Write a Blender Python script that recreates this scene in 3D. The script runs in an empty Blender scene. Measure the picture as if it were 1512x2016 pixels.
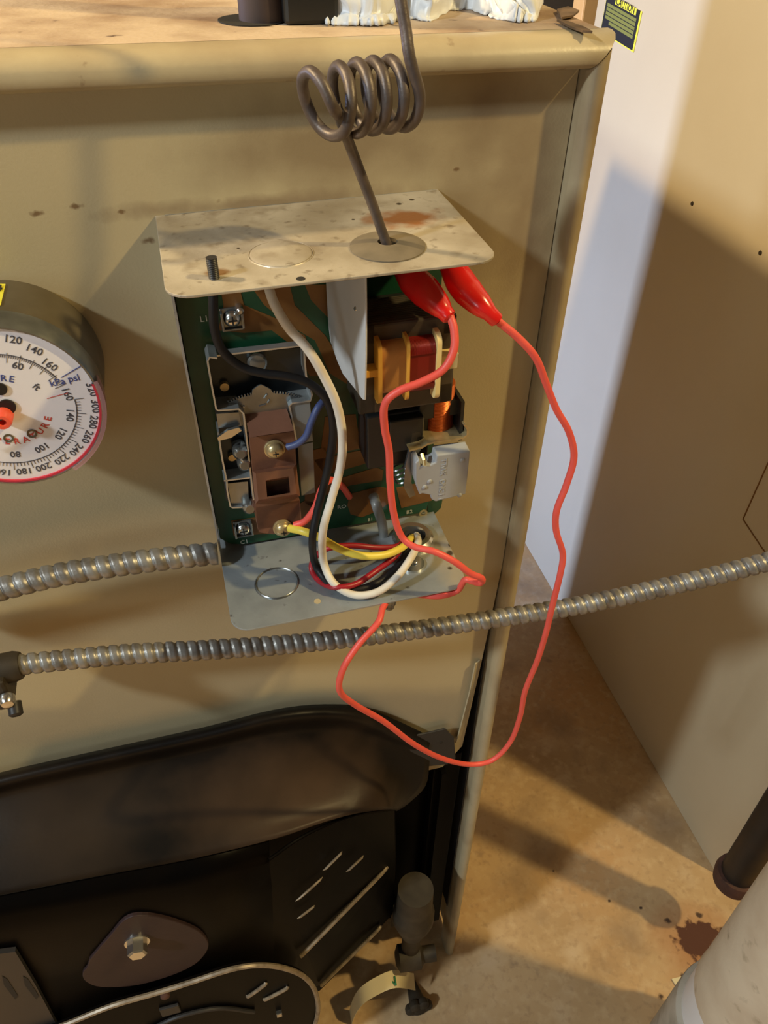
import bpy, bmesh, math, random
from mathutils import Vector, Matrix
random.seed(7)
V = Vector
sc = bpy.context.scene
COL = sc.collection

# ------------------------------------------------------------------ camera
CAM = V((.0035, -.4068, .1449)); FPX = 1571.95
ya, pt, rl = .2667, -.7061, .0197
fw = V((math.sin(ya)*math.cos(pt), math.cos(ya)*math.cos(pt), math.sin(pt)))
rt0 = V((math.cos(ya), -math.sin(ya), 0)); up0 = rt0.cross(fw)
rt = rt0*math.cos(rl) + up0*math.sin(rl); up = -rt0*math.sin(rl) + up0*math.cos(rl)
cd = bpy.data.cameras.new('camera'); cam = bpy.data.objects.new('camera', cd); COL.objects.link(cam)
M3 = Matrix((rt, up, -fw)).transposed()
cam.matrix_world = Matrix.Translation(CAM) @ M3.to_4x4()
cd.sensor_fit = 'VERTICAL'; cd.sensor_height = 24; cd.lens = FPX/2016*24
cd.clip_start = .01; cd.clip_end = 50
sc.camera = cam

# ------------------------------------------------------------------ world, lights, exposure
w = bpy.data.worlds.new('world'); sc.world = w; w.use_nodes = True
w.node_tree.nodes['Background'].inputs[0].default_value = (.9, .75, .55, 1)
w.node_tree.nodes['Background'].inputs[1].default_value = .05
sc.view_settings.view_transform = 'Standard'; sc.view_settings.look = 'None'
sc.view_settings.gamma = 1; sc.view_settings.use_curve_mapping = False
sc.view_settings.exposure = 0.12
def lamp(name, kind, loc, power, colour, target=None, **kw):
    l = bpy.data.lights.new(name, kind); l.energy = power; l.color = colour
    o = bpy.data.objects.new(name, l); COL.objects.link(o); o.location = loc
    if target is not None:
        o.rotation_euler = (V(target)-V(loc)).to_track_quat('-Z', 'Y').to_euler()
    for k, v in kw.items(): setattr(l, k, v)
    return o
lamp('bulb_right', 'POINT', (1.16, -.6, 1.18), 90, (1, .76, .34), shadow_soft_size=.035)
lamp('bulb_left', 'POINT', (-1.2, .42, 1.06), 140, (1, .75, .40), shadow_soft_size=.05)
lamp('window_rear', 'AREA', (-1.6, .98, .0), 16, (.41, .57, 1), target=(.63, .62, -.85), shape='RECTANGLE', size=.16, size_y=.5, spread=math.radians(80))
lamp('window_left', 'POINT', (-1.954, -.887, 1.418), 160, (.84, .95, 1), shadow_soft_size=.10)
lamp('fill_light', 'AREA', (-1.25, -1.45, .15), 3, (.75, .95, 1), target=(.3, 0, -.2), shape='RECTANGLE', size=.5, size_y=.5)  # weak fill added to lift the ambient level, no actual source

# ------------------------------------------------------------------ pixel rays to world points at a real depth
def ray(u, v):
    return CAM, fw + rt*((u-756)/FPX) - up*((v-1008)/FPX)
def at(u, v, ax, val):
    o, d = ray(u, v); return o + d*((val-o[ax])/d[ax])
RB = (Matrix.Rotation(.0046, 3, 'X') @ Matrix.Rotation(.0058, 3, 'Z') @ Matrix.Rotation(-.018, 3, 'Y'))
RBi = RB.transposed()
def L(u, v, val, ax=1):                 # point in the control box's own frame
    o, d = ray(u, v); o = RBi @ o; d = RBi @ d
    return o + d*((val-o[ax])/d[ax])
def W(u, v, y): return at(u, v, 1, y)
def WB(u, v, val, ax=1): return RB @ L(u, v, val, ax)

# ------------------------------------------------------------------ materials
def mat(name, col, rough=.5, metal=0, col2=None, scale=20, fac=(.35, .7), bump=0, bscale=200, coat=0, spots=None, trans=0, detail=6, alpha=1, spec=None):
    m = bpy.data.materials.new(name); m.use_nodes = True
    nt = m.node_tree; N = nt.nodes; lk = nt.links; b = N['Principled BSDF']
    b.inputs['Roughness'].default_value = rough; b.inputs['Metallic'].default_value = metal
    b.inputs['Coat Weight'].default_value = coat; b.inputs['Transmission Weight'].default_value = trans
    b.inputs['Alpha'].default_value = alpha
    if spec is not None: b.inputs['Specular IOR Level'].default_value = spec
    b.inputs['Base Color'].default_value = (*col, 1)
    tc = N.new('ShaderNodeTexCoord')
    def noise(s, d=6):
        n = N.new('ShaderNodeTexNoise'); n.inputs['Scale'].default_value = s; n.inputs['Detail'].default_value = d
        lk.new(tc.outputs['Object'], n.inputs['Vector']); return n
    last = None
    if col2 is not None:
        n = noise(scale, detail); mr = N.new('ShaderNodeMapRange')
        mr.inputs[1].default_value, mr.inputs[2].default_value = fac
        lk.new(n.outputs['Fac'], mr.inputs[0])
        mx = N.new('ShaderNodeMixRGB'); mx.inputs[1].default_value = (*col, 1); mx.inputs[2].default_value = (*col2, 1)
        lk.new(mr.outputs[0], mx.inputs[0]); last = mx
        lk.new(mx.outputs[0], b.inputs['Base Color'])
    for sp in (spots or []):
        c3, s3, lo, hi = sp
        n = noise(s3, 8); mr = N.new('ShaderNodeMapRange'); mr.inputs[1].default_value, mr.inputs[2].default_value = lo, hi
        lk.new(n.outputs['Fac'], mr.inputs[0])
        mx = N.new('ShaderNodeMixRGB'); mx.inputs[2].default_value = (*c3, 1)
        if last: lk.new(last.outputs[0], mx.inputs[1])
        else: mx.inputs[1].default_value = (*col, 1)
        lk.new(mr.outputs[0], mx.inputs[0]); last = mx
        lk.new(mx.outputs[0], b.inputs['Base Color'])
    if bump:
        n = noise(bscale, 4); bp = N.new('ShaderNodeBump'); bp.inputs['Strength'].default_value = bump; bp.inputs['Distance'].default_value = .002
        lk.new(n.outputs['Fac'], bp.inputs['Height']); lk.new(bp.outputs[0], b.inputs['Normal'])
    return m
def blob(m, centre, radius, col, nscale=25, edge=.5, warp=.6):
    """a stain with a shape of its own, at a place on the surface (object coordinates)"""
    nt = m.node_tree; N = nt.nodes; lk = nt.links; b = N['Principled BSDF']
    prev = b.inputs['Base Color'].links[0].from_socket if b.inputs['Base Color'].links else None
    tc = N.new('ShaderNodeTexCoord'); mp = N.new('ShaderNodeMapping'); mp.vector_type = 'POINT'
    rx, ry, rz = (radius,)*3 if not hasattr(radius, '__len__') else radius
    mp.inputs['Scale'].default_value = (1/rx, 1/ry, 1/rz)
    mp.inputs['Location'].default_value = (-centre[0]/rx, -centre[1]/ry, -centre[2]/rz)
    lk.new(tc.outputs['Object'], mp.inputs[0])
    ln = N.new('ShaderNodeVectorMath'); ln.operation = 'LENGTH'; lk.new(mp.outputs[0], ln.inputs[0])
    n = N.new('ShaderNodeTexNoise'); n.inputs['Scale'].default_value = nscale; n.inputs['Detail'].default_value = 8; lk.new(tc.outputs['Object'], n.inputs['Vector'])
    ma = N.new('ShaderNodeMath'); ma.operation = 'MULTIPLY_ADD'; ma.inputs[1].default_value = warp*2; lk.new(n.outputs['Fac'], ma.inputs[0]); lk.new(ln.outputs['Value'], ma.inputs[2])
    mr = N.new('ShaderNodeMapRange'); mr.inputs[1].default_value = 1+warp; mr.inputs[2].default_value = 1+warp-edge
    lk.new(ma.outputs[0], mr.inputs[0])
    mx = N.new('ShaderNodeMixRGB'); mx.inputs[2].default_value = (*col, 1)
    lk.new(mr.outputs[0], mx.inputs[0])
    if prev: lk.new(prev, mx.inputs[1])
    else: mx.inputs[1].default_value = b.inputs['Base Color'].default_value
    lk.new(mx.outputs[0], b.inputs['Base Color'])

TAN = (.47, .39, .24)
M = dict(
 tan=mat('tan_enamel', TAN, .38, 0, (.43, .345, .20), 9, (.4, .75), .05, 600, spots=[((.20, .13, .07), 38, .72, .78)]),
 trim=mat('trim_enamel', (.42, .345, .215), .36, 0, (.27, .20, .12), 14, (.44, .72), .05, 500, spots=[((.15, .09, .05), 60, .68, .76)]),
 top=mat('dusty_top', (.48, .37, .26), .7, 0, (.24, .15, .09), 22, (.4, .7), .2, 300, spots=[((.10, .06, .04), 70, .66, .74)]),
 cabinet=mat('cabinet_enamel', (.56, .475, .33), .45, 0, (.53, .445, .305), 5, (.4, .7), .04, 500),
 black=mat('black_stove_paint', (.002, .0018, .0018), .34, .0, (.0035, .0026, .002), 18, (.4, .7), .02, 500, spec=.03),
 black_rust_lit=mat('black_paint_rusty_toplit', (.006, .005, .0045), .42, 0, (.014, .009, .006), 9, (.42, .72), .04, 300, spec=.16),
 plum=mat('plum_gasket', (.030, .017, .019), .55, 0, (.038, .021, .021), 30, (.4, .7), .05, 300, spec=.25),
 slate=mat('dark_grey_paint', (.024, .023, .025), .45, 0, (.028, .026, .026), 30, spec=.3),
 dark=mat('dark_inside', (.012, .010, .008), .8),
 galv=mat('galvanised_steel', (.50, .47, .41), .42, .35, (.36, .33, .28), 45, (.4, .7), .1, 300, spots=[((.16, .13, .10), 120, .62, .7), ((.30, .26, .2), 16, .5, .8)]),
 galv2=mat('galvanised_steel_clean', (.42, .43, .43), .40, .45, (.30, .31, .31), 50, (.4, .75), .05, 300, spots=[((.12, .12, .11), 150, .66, .72)]),
 zinc=mat('zinc_plate', (.30, .32, .33), .25, .85, (.17, .18, .19), 60, (.4, .7)),
 edgest=mat('bright_bent_edge', (.60, .62, .62), .28, .75, (.42, .44, .44), 90, (.4, .7)),
 darkzinc=mat('dark_zinc_plate', (.05, .058, .066), .32, .8, (.03, .034, .04), 40, (.4, .7)),
 bright=mat('bright_steel', (.62, .62, .60), .22, .95),
 brass=mat('brass', (.56, .44, .23), .34, .65, (.42, .32, .16), 200, (.4, .7)),
 pcb=mat('green_solder_mask', (.009, .068, .030), .34, 0, (.006, .046, .021), 50, (.4, .7)),
 copper=mat('masked_copper', (.20, .088, .022), .38, .1, (.15, .06, .016), 70, (.4, .7)),
 silk=mat('white_silkscreen', (.5, .52, .46), .6),
 phen=mat('brown_phenolic', (.20, .086, .05), .42, 0, (.165, .07, .041), 60, (.4, .7), .05, 600),
 phend=mat('dark_brown_phenolic', (.035, .013, .008), .5),
 iron=mat('laminated_iron', (.085, .068, .048), .5, .3, (.06, .048, .034), 90, (.4, .7)),
 shield=mat('grey_fibre_board', (.56, .56, .56), .5, 0, (.52, .52, .52), 60),
 bobbin=mat('cream_nylon', (.80, .62, .26), .42),
 bobbin2=mat('amber_nylon', (.72, .38, .06), .42),
 tape=mat('amber_tape', (.50, .24, .07), .35, 0, (.43, .19, .05), 90),
 redcoil=mat('red_enamel_wire', (.20, .012, .008), .28, .25),
 coppercoil=mat('copper_winding', (.60, .14, .03), .28, .6),
 blackpl=mat('black_plastic', (.012, .012, .012), .4),
 grey=mat('grey_plastic', (.37, .38, .39), .48, 0, (.34, .35, .36), 80),
 red=mat('red_wire_vinyl', (.80, .105, .08), .45, 0, (.72, .085, .065), 60),
 boot=mat('red_boot_vinyl', (.66, .012, .010), .24, 0, coat=.3),
 dred=mat('dark_red_wire', (.32, .012, .02), .4),
 white=mat('white_wire', (.74, .69, .60), .5, 0, (.60, .52, .42), 60, (.45, .75)),
 blackw=mat('black_wire', (.008, .008, .010), .5, 0, (.012, .011, .011), 80, spec=.3),
 yellow=mat('yellow_wire', (.80, .62, .08), .4),
 blue=mat('blue_wire', (.055, .075, .19), .45),
 clear=mat('grey_clear_sleeve', (.30, .31, .30), .3, 0, alpha=.75),
 conduit=mat('aged_flex_steel', (.33, .32, .305), .42, .55, (.15, .13, .11), 90, (.38, .7), .1, 500),
 tube=mat('brown_capillary', (.105, .08, .070), .45, .25, (.07, .052, .044), 120, (.4, .7), .1, 500),
 grom=mat('brown_grommet', (.17, .14, .10), .55, .1, (.12, .10, .07), 90),
 flue=mat('dark_brown_pipe', (.045, .027, .024), .6, 0, (.03, .018, .016), 60),
 sheet=mat('white_wrap', (.74, .77, .82), .4, 0, (.62, .62, .62), 20),
 flake=mat('brown_scale', (.14, .085, .045), .8, 0, (.07, .04, .02), 60, bump=.3),
 face=mat('white_dial', (.84, .81, .85), .45),
 print_=mat('grey_black_print', (.07, .07, .09), .6),
 print_b=mat('blue_print', (.06, .08, .26), .6),
 print_r=mat('red_print', (.60, .07, .05), .6),
 gbody=mat('gauge_case', (.14, .115, .075), .45, .3, (.10, .08, .05), 60),
 pink=mat('pink_plastic_rim', (.55, .30, .33), .3, 0, alpha=.55),
 redarc=mat('red_ring', (.60, .03, .06), .35),
 glow=mat('clear_red_hub', (.85, .11, .06), .25),
 ysticker=mat('yellow_sticker', (.85, .78, .06), .5),
 lab_black=mat('label_black', (.018, .018, .022), .45),
 lab_olive=mat('label_olive', (.19, .20, .05), .5),
 pipe_black=mat('black_iron_pipe', (.016, .014, .013), .5, .2, (.03, .02, .015), 40),
 rust=mat('rusty_iron', (.10, .042, .028), .75, .1, (.055, .025, .018), 60, bump=.3),
 wrap=mat('canvas_pipe_wrap', (.66, .56, .42), .75, 0, (.58, .47, .34), 22, (.4, .7), .15, 200, spots=[((.38, .30, .20), 45, .64, .76)]),
 band=mat('white_tape_band', (.76, .75, .76), .5),
 collar=mat('grey_stained_collar', (.48, .43, .35), .7, 0, (.30, .26, .2), 30, (.4, .7)),
 valve=mat('olive_brass_valve', (.048, .036, .022), .6, .2, (.028, .02, .012), 60),
 tag=mat('cream_paper_tag', (.72, .62, .38), .7),
 green=mat('green_print', (.02, .17, .06), .6),
 wall=mat('painted_block_wall', (.07, .055, .042), .8, 0, (.05, .04, .03), 4, bump=.2, bscale=60),
 ceil=mat('joist_ceiling', (.04, .03, .02), .9, 0, (.03, .022, .015), 6),
)
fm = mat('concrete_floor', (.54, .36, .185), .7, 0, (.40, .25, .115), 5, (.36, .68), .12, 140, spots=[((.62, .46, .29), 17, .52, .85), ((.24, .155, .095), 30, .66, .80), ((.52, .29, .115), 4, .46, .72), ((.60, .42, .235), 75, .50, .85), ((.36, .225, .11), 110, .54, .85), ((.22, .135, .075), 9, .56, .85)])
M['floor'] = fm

# ------------------------------------------------------------------ mesh helpers
def BM(): return bmesh.new()
def box(bm, a, b, bev=0):
    a, b = V(a), V(b); lo = V(map(min, a, b)); hi = V(map(max, a, b))
    g = bmesh.ops.create_cube(bm, size=1)['verts']
    for v in g: v.co = V(((lo[i]+hi[i])/2 + v.co[i]*(hi[i]-lo[i])) for i in range(3))
    if bev:
        es = list({e for v in g for e in v.link_edges})
        bmesh.ops.bevel(bm, geom=es, offset=bev, segments=2, affect='EDGES', profile=.5)
    return bm
def spline(pts, n=8):
    pts = [V(p) for p in pts]; P = [2*pts[0]-pts[1]] + pts + [2*pts[-1]-pts[-2]]; out = []
    for i in range(1, len(P)-2):
        p0, p1, p2, p3 = P[i-1:i+3]
        for k in range(n):
            t = k/n
            out.append(.5*((2*p1)+(p2-p0)*t+(2*p0-5*p1+4*p2-p3)*t*t+(3*p1-p0-3*p2+p3)*t**3))
    out.append(pts[-1]); return out
def tube(bm, path, r, seg=10, caps=True):
    n = len(path); rs = r if hasattr(r, '__len__') else [r]*n
    T = [(path[min(i+1, n-1)]-path[max(i-1, 0)]).normalized() for i in range(n)]
    nn = T[0].orthogonal().normalized(); rings = []
    for i in range(n):
        nn = (nn - T[i]*nn.dot(T[i])).normalized(); bb = T[i].cross(nn)
        rings.append([bm.verts.new(path[i]+(nn*math.cos(2*math.pi*k/seg)+bb*math.sin(2*math.pi*k/seg))*rs[i]) for k in range(seg)])
    for i in range(n-1):
        for k in range(seg):
            bm.faces.new((rings[i][k], rings[i][(k+1) % seg], rings[i+1][(k+1) % seg], rings[i+1][k]))
    if caps:
        bm.faces.new(rings[0][::-1]); bm.faces.new(rings[-1])
    return bm
def lathe(bm, c, axis, prof, seg=32, caps=True):
    """profile = list of (distance along the axis, radius)"""
    c = V(c); axis = V(axis).normalized(); a = axis.orthogonal().normalized(); b = axis.cross(a); rings = []
    for h, r in prof:
        rings.append([bm.verts.new(c+axis*h+(a*math.cos(2*math.pi*k/seg)+b*math.sin(2*math.pi*k/seg))*max(r, 1e-5)) for k in range(seg)])
    for i in range(len(rings)-1):
        for k in range(seg):
            bm.faces.new((rings[i][k], rings[i][(k+1) % seg], rings[i+1][(k+1) % seg], rings[i+1][k]))
    if caps:
        bm.faces.new(rings[0][::-1]); bm.faces.new(rings[-1])
    return bm
def prism(bm, pts, off):
    """a polygon given a real thickness by an offset vector"""
    pts = [V(p) for p in pts]; off = V(off)
    A = [bm.verts.new(p) for p in pts]; B = [bm.verts.new(p+off) for p in pts]
    bm.faces.new(A); bm.faces.new(B[::-1]); n = len(A)
    for i in range(n): bm.faces.new((A[i], B[i], B[(i+1) % n], A[(i+1) % n]))
    return bm
def strip(bm, pts, width, thick):
    """sheet-metal strip: a polyline bent from flat sheet, 'width' a vector, 'thick' a number"""
    pts = [V(p) for p in pts]; wv = V(width); n = len(pts); rows = []
    for i in range(n):
        t = (pts[min(i+1, n-1)]-pts[max(i-1, 0)]).normalized(); nn = t.cross(wv).normalized()*thick
        p = pts[i]; rows.append([bm.verts.new(q) for q in (p, p+wv, p+wv+nn, p+nn)])
    for i in range(n-1):
        for k in range(4): bm.faces.new((rows[i][k], rows[i][(k+1) % 4], rows[i+1][(k+1) % 4], rows[i+1][k]))
    bm.faces.new(rows[0][::-1]); bm.faces.new(rows[-1]); return bm
def grid(bm, rows):
    R = [[bm.verts.new(p) for p in row] for row in rows]
    for i in range(len(R)-1):
        for k in range(len(R[0])-1): bm.faces.new((R[i][k], R[i][k+1], R[i+1][k+1], R[i+1][k]))
    return bm
def rrect(x0, x1, y0, y1, r, z, which=(1, 1, 1, 1), n=6):
    """rounded rectangle in the xy plane; corners in order (x0,y0),(x1,y0),(x1,y1),(x0,y1)"""
    out = []
    for i, (cx, cy, a) in enumerate(((x0, y0, 180), (x1, y0, 270), (x1, y1, 0), (x0, y1, 90))):
        if not which[i]: out.append(V((cx, cy, z))); continue
        ox = cx+r if cx == x0 else cx-r; oy = cy+r if cy == y0 else cy-r
        for k in range(n+1):
            t = math.radians(a+90*k/n); out.append(V((ox+r*math.cos(t), oy+r*math.sin(t), z)))
    return out
def ring(bm, c, axis, r0, r1, h, seg=40):
    return lathe_closed(bm, c, axis, [(0, r0), (0, r1), (h, r1), (h, r0)], seg)
def lathe_closed(bm, c, axis, prof, seg=40):
    c = V(c); axis = V(axis).normalized(); a = axis.orthogonal().normalized(); b = axis.cross(a)
    R = [[bm.verts.new(c+axis*h+(a*math.cos(2*math.pi*k/seg)+b*math.sin(2*math.pi*k/seg))*r) for k in range(seg)] for h, r in prof]
    n = len(R)
    for i in range(n):
        for k in range(seg): bm.faces.new((R[i][k], R[i][(k+1) % seg], R[(i+1) % n][(k+1) % seg], R[(i+1) % n][k]))
    return bm
def text_bm(bm, s, size, c, right, upv, ext=.00015):
    cu = bpy.data.curves.new('t', 'FONT'); cu.body = s; cu.size = size; cu.extrude = ext; cu.align_x = 'CENTER'; cu.align_y = 'CENTER'; cu.resolution_u = 2; cu.offset = .012*size
    o = bpy.data.objects.new('t', cu); COL.objects.link(o)
    dg = bpy.context.evaluated_depsgraph_get(); me = bpy.data.meshes.new_from_object(o.evaluated_get(dg))
    right = V(right).normalized(); upv = V(upv); upv = (upv-right*upv.dot(right)).normalized()
    me.transform(Matrix.Translation(V(c)) @ Matrix((right, upv, right.cross(upv))).transposed().to_4x4())
    bm.from_mesh(me); bpy.data.objects.remove(o); bpy.data.curves.remove(cu); bpy.data.meshes.remove(me)
    return bm
def thing(name, label, cat, loc=(0, 0, 0), group=None, rot=None):
    o = bpy.data.objects.new(name, None); COL.objects.link(o); o.empty_display_size = .02
    mt = Matrix.Translation(V(loc))
    if rot is not None: mt = mt @ rot.to_4x4()
    o.matrix_world = mt; o['mw'] = [c for r in mt for c in r]
    o['label'] = label; o['category'] = cat
    if group: o['group'] = group
    return o
def wm(o):
    return Matrix([list(o['mw'])[i*4:i*4+4] for i in range(4)]) if 'mw' in o else Matrix()
def obj(name, bm, m, parent=None, smooth=False, local=False, label=None, bevel=0):
    """one mesh object; vertices in world space, or in the parent's own frame with local=True"""
    bmesh.ops.recalc_face_normals(bm, faces=bm.faces)
    me = bpy.data.meshes.new(name); bm.to_mesh(me); bm.free()
    o = bpy.data.objects.new(name, me); COL.objects.link(o)
    me.materials.append(M[m] if isinstance(m, str) else m)
    if smooth:
        for p in me.polygons: p.use_smooth = True
        if smooth != 'all': me.set_sharp_from_angle(angle=math.radians(38))
    if parent is not None:
        o.parent = parent
        if not local: o.matrix_parent_inverse = wm(parent).inverted()
    if label: o['label'] = label
    if bevel:
        md = o.modifiers.new('bevel', 'BEVEL'); md.width = bevel; md.segments = 2; md.limit_method = 'ANGLE'
    return o
def single(o, label, cat, group=None):
    """a thing that is one mesh: origin to the base of its bounds"""
    me = o.data; xs = [v.co for v in me.vertices]
    c = V(((min(p.x for p in xs)+max(p.x for p in xs))/2, (min(p.y for p in xs)+max(p.y for p in xs))/2, min(p.z for p in xs)))
    me.transform(Matrix.Translation(-c)); o.location = c
    o['label'] = label; o['category'] = cat
    if group: o['group'] = group
    return o
def struct(name, bm, m):
    o = obj(name, bm, m); o['kind'] = 'structure'; return o

FZ = -1.016
# ------------------------------------------------------------------ setting
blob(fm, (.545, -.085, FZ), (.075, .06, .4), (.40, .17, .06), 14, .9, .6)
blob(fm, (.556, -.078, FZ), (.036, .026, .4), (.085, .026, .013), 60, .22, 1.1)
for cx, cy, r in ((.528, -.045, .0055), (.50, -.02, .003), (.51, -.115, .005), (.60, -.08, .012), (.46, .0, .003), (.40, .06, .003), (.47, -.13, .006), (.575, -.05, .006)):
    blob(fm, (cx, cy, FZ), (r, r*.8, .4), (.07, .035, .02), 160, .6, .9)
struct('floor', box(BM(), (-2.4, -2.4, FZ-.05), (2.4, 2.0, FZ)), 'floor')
struct('wall_back', box(BM(), (-2.4, 2.0, FZ), (2.4, 2.1, 1.5)), 'wall')
struct('wall_front', box(BM(), (-2.4, -2.5, FZ), (2.4, -2.4, 1.5)), 'wall')
struct('wall_left', box(BM(), (-2.5, -2.4, FZ), (-2.4, 2.0, 1.5)), 'wall')
struct('wall_right', box(BM(), (2.4, -2.4, FZ), (2.5, 2.0, 1.5)), 'wall')
struct('ceiling', box(BM(), (-2.4, -2.4, 1.5), (2.4, 2.0, 1.6)), 'ceil')

# ------------------------------------------------------------------ boiler
ZT, ZB = .073, .058            # top of the jacket, underside of the top rail
XR, XL, YB = .2235, -.62, .62
boiler = thing('boiler', 'tan enamelled steel boiler jacket with rounded top rail and right corner post', 'boiler', (-.2, .3, FZ))
obj('top_panel', box(BM(), (XL, .0035, ZT-.004), (XR-.003, YB, ZT), 0), 'top', boiler)
bm = BM(); prism(bm, [(XL, 0, ZB+.006), (.2108, 0, ZB+.006), (.2108, 0, -.29), (.2075, 0, -.36), (.2045, 0, -.42), (.198, 0, -.53), (.18, 0, -.56), (XL, 0, -.56)], (0, .004, 0))
M['tanf'] = mat('tan_enamel_front', TAN, .36, 0, (.42, .335, .195), 7, (.4, .75), .06, 700, spots=[((.22, .15, .08), 60, .73, .79)])
blob(M['tanf'], (.085, 0, .025), (.09, .2, .028), (.27, .20, .115), 30, .7, .5)
blob(M['tanf'], (.16, 0, -.02), (.05, .2, .05), (.30, .23, .135), 30, .8, .5)
blob(M['tanf'], (.165, 0, .04), (.055, .2, .03), (.24, .175, .10), 24, .9, .7)
blob(M['tanf'], (.19, 0, -.01), (.02, .2, .06), (.26, .19, .11), 30, .9, .7)
blob(M['tanf'], (.05, 0, .002), (.10, .2, .006), (.27, .20, .12), 60, .8, .8)
for cx, cz, r in ((-.058, .005, .003), (-.04, .007, .0028), (-.078, .004, .002), (-.07, -.045, .0015), (-.01, -.012, .003), (.15, .012, .002), (-.02, .003, .002)):
    blob(M['tanf'], (cx, 0, cz), (r*1.3, .2, r*.6), (.19, .12, .06), 330, .7, .9)
obj('front_panel', bm, 'tanf', boiler)
bm = BM(); strip(bm, [(.2095, .0045, ZB), (.2095, .0045, -.9)], (0, .03, 0), .0012); obj('panel_return', bm, 'slate', boiler)
bm = BM(); strip(bm, [(.2035, -.0012, -.40), (.2015, -.0012, -.44), (.1965, -.0012, -.50), (.1945, -.0012, -.515)], (-.0055, -.0035, 0), .0012)
obj('panel_edge_lip', bm, 'trim', boiler, label='pale bent lip on the right edge of the front panel')
# rounded rail along the top front
prof = []
for k in range(9):
    t = math.radians(-90+k*180/8); prof.append((-.0045-.0085*math.cos(t), (ZT+ZB)/2+(ZT-ZB)/2*math.sin(t)))
prof = [(.004, ZB), (-.0085, ZB), (-.0112, ZB+.0008), (-.0130, ZB+.003), (-.0135, ZB+.0060), (-.0125, ZB+.0095), (-.0095, ZB+.0125), (-.0055, ZB+.0143), (-.0005, ZT), (.004, ZT)]
bm = BM(); n = len(prof)
A = [bm.verts.new((XL, y, z)) for y, z in prof]; B = [bm.verts.new((.2115+(z-ZB)*.9, y, z)) for y, z in prof]
for i in range(n-1): bm.faces.new((A[i], A[i+1], B[i+1], B[i]))
bm.faces.new(A); bm.faces.new(B[::-1]); obj('top_rail', bm, 'trim', boiler, smooth=True)
# corner post with a rounded outer face
prof = [(.2115, .012), (.2115, -.006)]
for k in range(7):
    t = math.radians(180-k*20); prof.append((.2175+.006*math.cos(t), -.006-.007*math.sin(t)))
prof += [(XR, -.004), (XR, .012)]
bm = BM(); n = len(prof)
A = [bm.verts.new((x, y, ZB-.001+(x-.2115)*1.1)) for x, y in prof]; B = [bm.verts.new((x, y, FZ)) for x, y in prof]
for i in range(n): bm.faces.new((A[i], A[(i+1) % n], B[(i+1) % n], B[i]))
bm.faces.new(A); bm.faces.new(B[::-1]); obj('corner_post', bm, 'trim', boiler, smooth=True)
bm = BM(); box(bm, (XR-.004, .012, FZ+.01), (XR, YB, ZT-.004)); obj('side_panel', bm, 'tan', boiler)
bm = BM(); box(bm, (XL, .012, FZ+.03), (XL+.004, YB, ZT-.004)); obj('side_panel', bm, 'tan', boiler)
bm = BM(); box(bm, (XL, YB-.004, FZ+.03), (XR, YB, ZT-.004)); obj('back_panel', bm, 'tan', boiler)
bm = BM(); box(bm, (XL, .1, FZ+.02), (XR-.004, .104, -.55)); obj('firebox_front', bm, 'dark', boiler)
bm = BM(); box(bm, (.172, .002, -.93), (.2, .012, -.545), .001); box(bm, (.177, -.008, -.90), (.182, .003, -.56)); box(bm, (.1, .02, -.93), (.205, .03, -.5))
obj('inner_channel', bm, 'black', boiler)
bm = BM(); lathe(bm, W(818, 1730, -.004), (0, -1, 0), [(0, .004), (.002, .004), (.003, .002)], 16); obj('screw', bm, 'valve', boiler)

bm = BM(); lathe(bm, (XR, .006, at(1190, 266, 0, XR).z), (1, 0, 0), [(0, .004), (.0015, .0045), (.003, .003)], 14); obj('side_screw', bm, 'rust', boiler, smooth=True)

# ------------------------------------------------------------------ black burner cover under the panel
hood = thing('burner_cover', 'black bulging stamped steel cover below the tan front panel', 'cover', (0, -.02, -.7))
rows = [
 (-.002, [(-420, 1640), (-200, 1580), (0, 1526), (200, 1481), (400, 1437), (540, 1402), (640, 1391), (720, 1399), (790, 1424), (845, 1450)]),
 (-.012, [(-420, 1655), (-200, 1592), (0, 1534), (200, 1488), (400, 1444), (540, 1409), (640, 1400), (715, 1410), (785, 1438), (843, 1462)]),
 (-.014, [(-420, 1665), (-200, 1602), (0, 1544), (200, 1498), (400, 1454), (540, 1420), (645, 1410), (718, 1421), (785, 1450), (843, 1470)]),
 (-.008, [(-420, 1680), (-200, 1615), (0, 1556), (200, 1512), (400, 1468), (540, 1436), (650, 1428), (720, 1440), (785, 1465), (843, 1482)]),
 (-.012, [(-420, 1700), (-200, 1637), (0, 1580), (200, 1536), (400, 1492), (540, 1462), (650, 1454), (725, 1466), (790, 1486), (843, 1500)]),
 (-.030, [(-420, 1740), (-200, 1690), (0, 1640), (200, 1600), (400, 1556), (550, 1530), (655, 1518), (735, 1518), (790, 1530), (835, 1545)]),
 (-.052, [(-420, 1790), (-200, 1750), (0, 1706), (190, 1668), (390, 1630), (550, 1604), (660, 1578), (735, 1560), (778, 1566), (800, 1580)]),
 (-.070, [(-420, 1840), (-200, 1800), (0, 1762), (185, 1726), (380, 1690), (540, 1652), (640, 1618), (715, 1598), (765, 1592), (778, 1594)]),
]
bm = BM(); R = []
ytw = [0, 0, 0, 0, 0, 0, .15, .3, .55, .75]
for y, pts in rows:
    R.append([W(u, v, y*(1-.8*t) - .002) for (u, v), t in zip(pts, ytw)])
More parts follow.
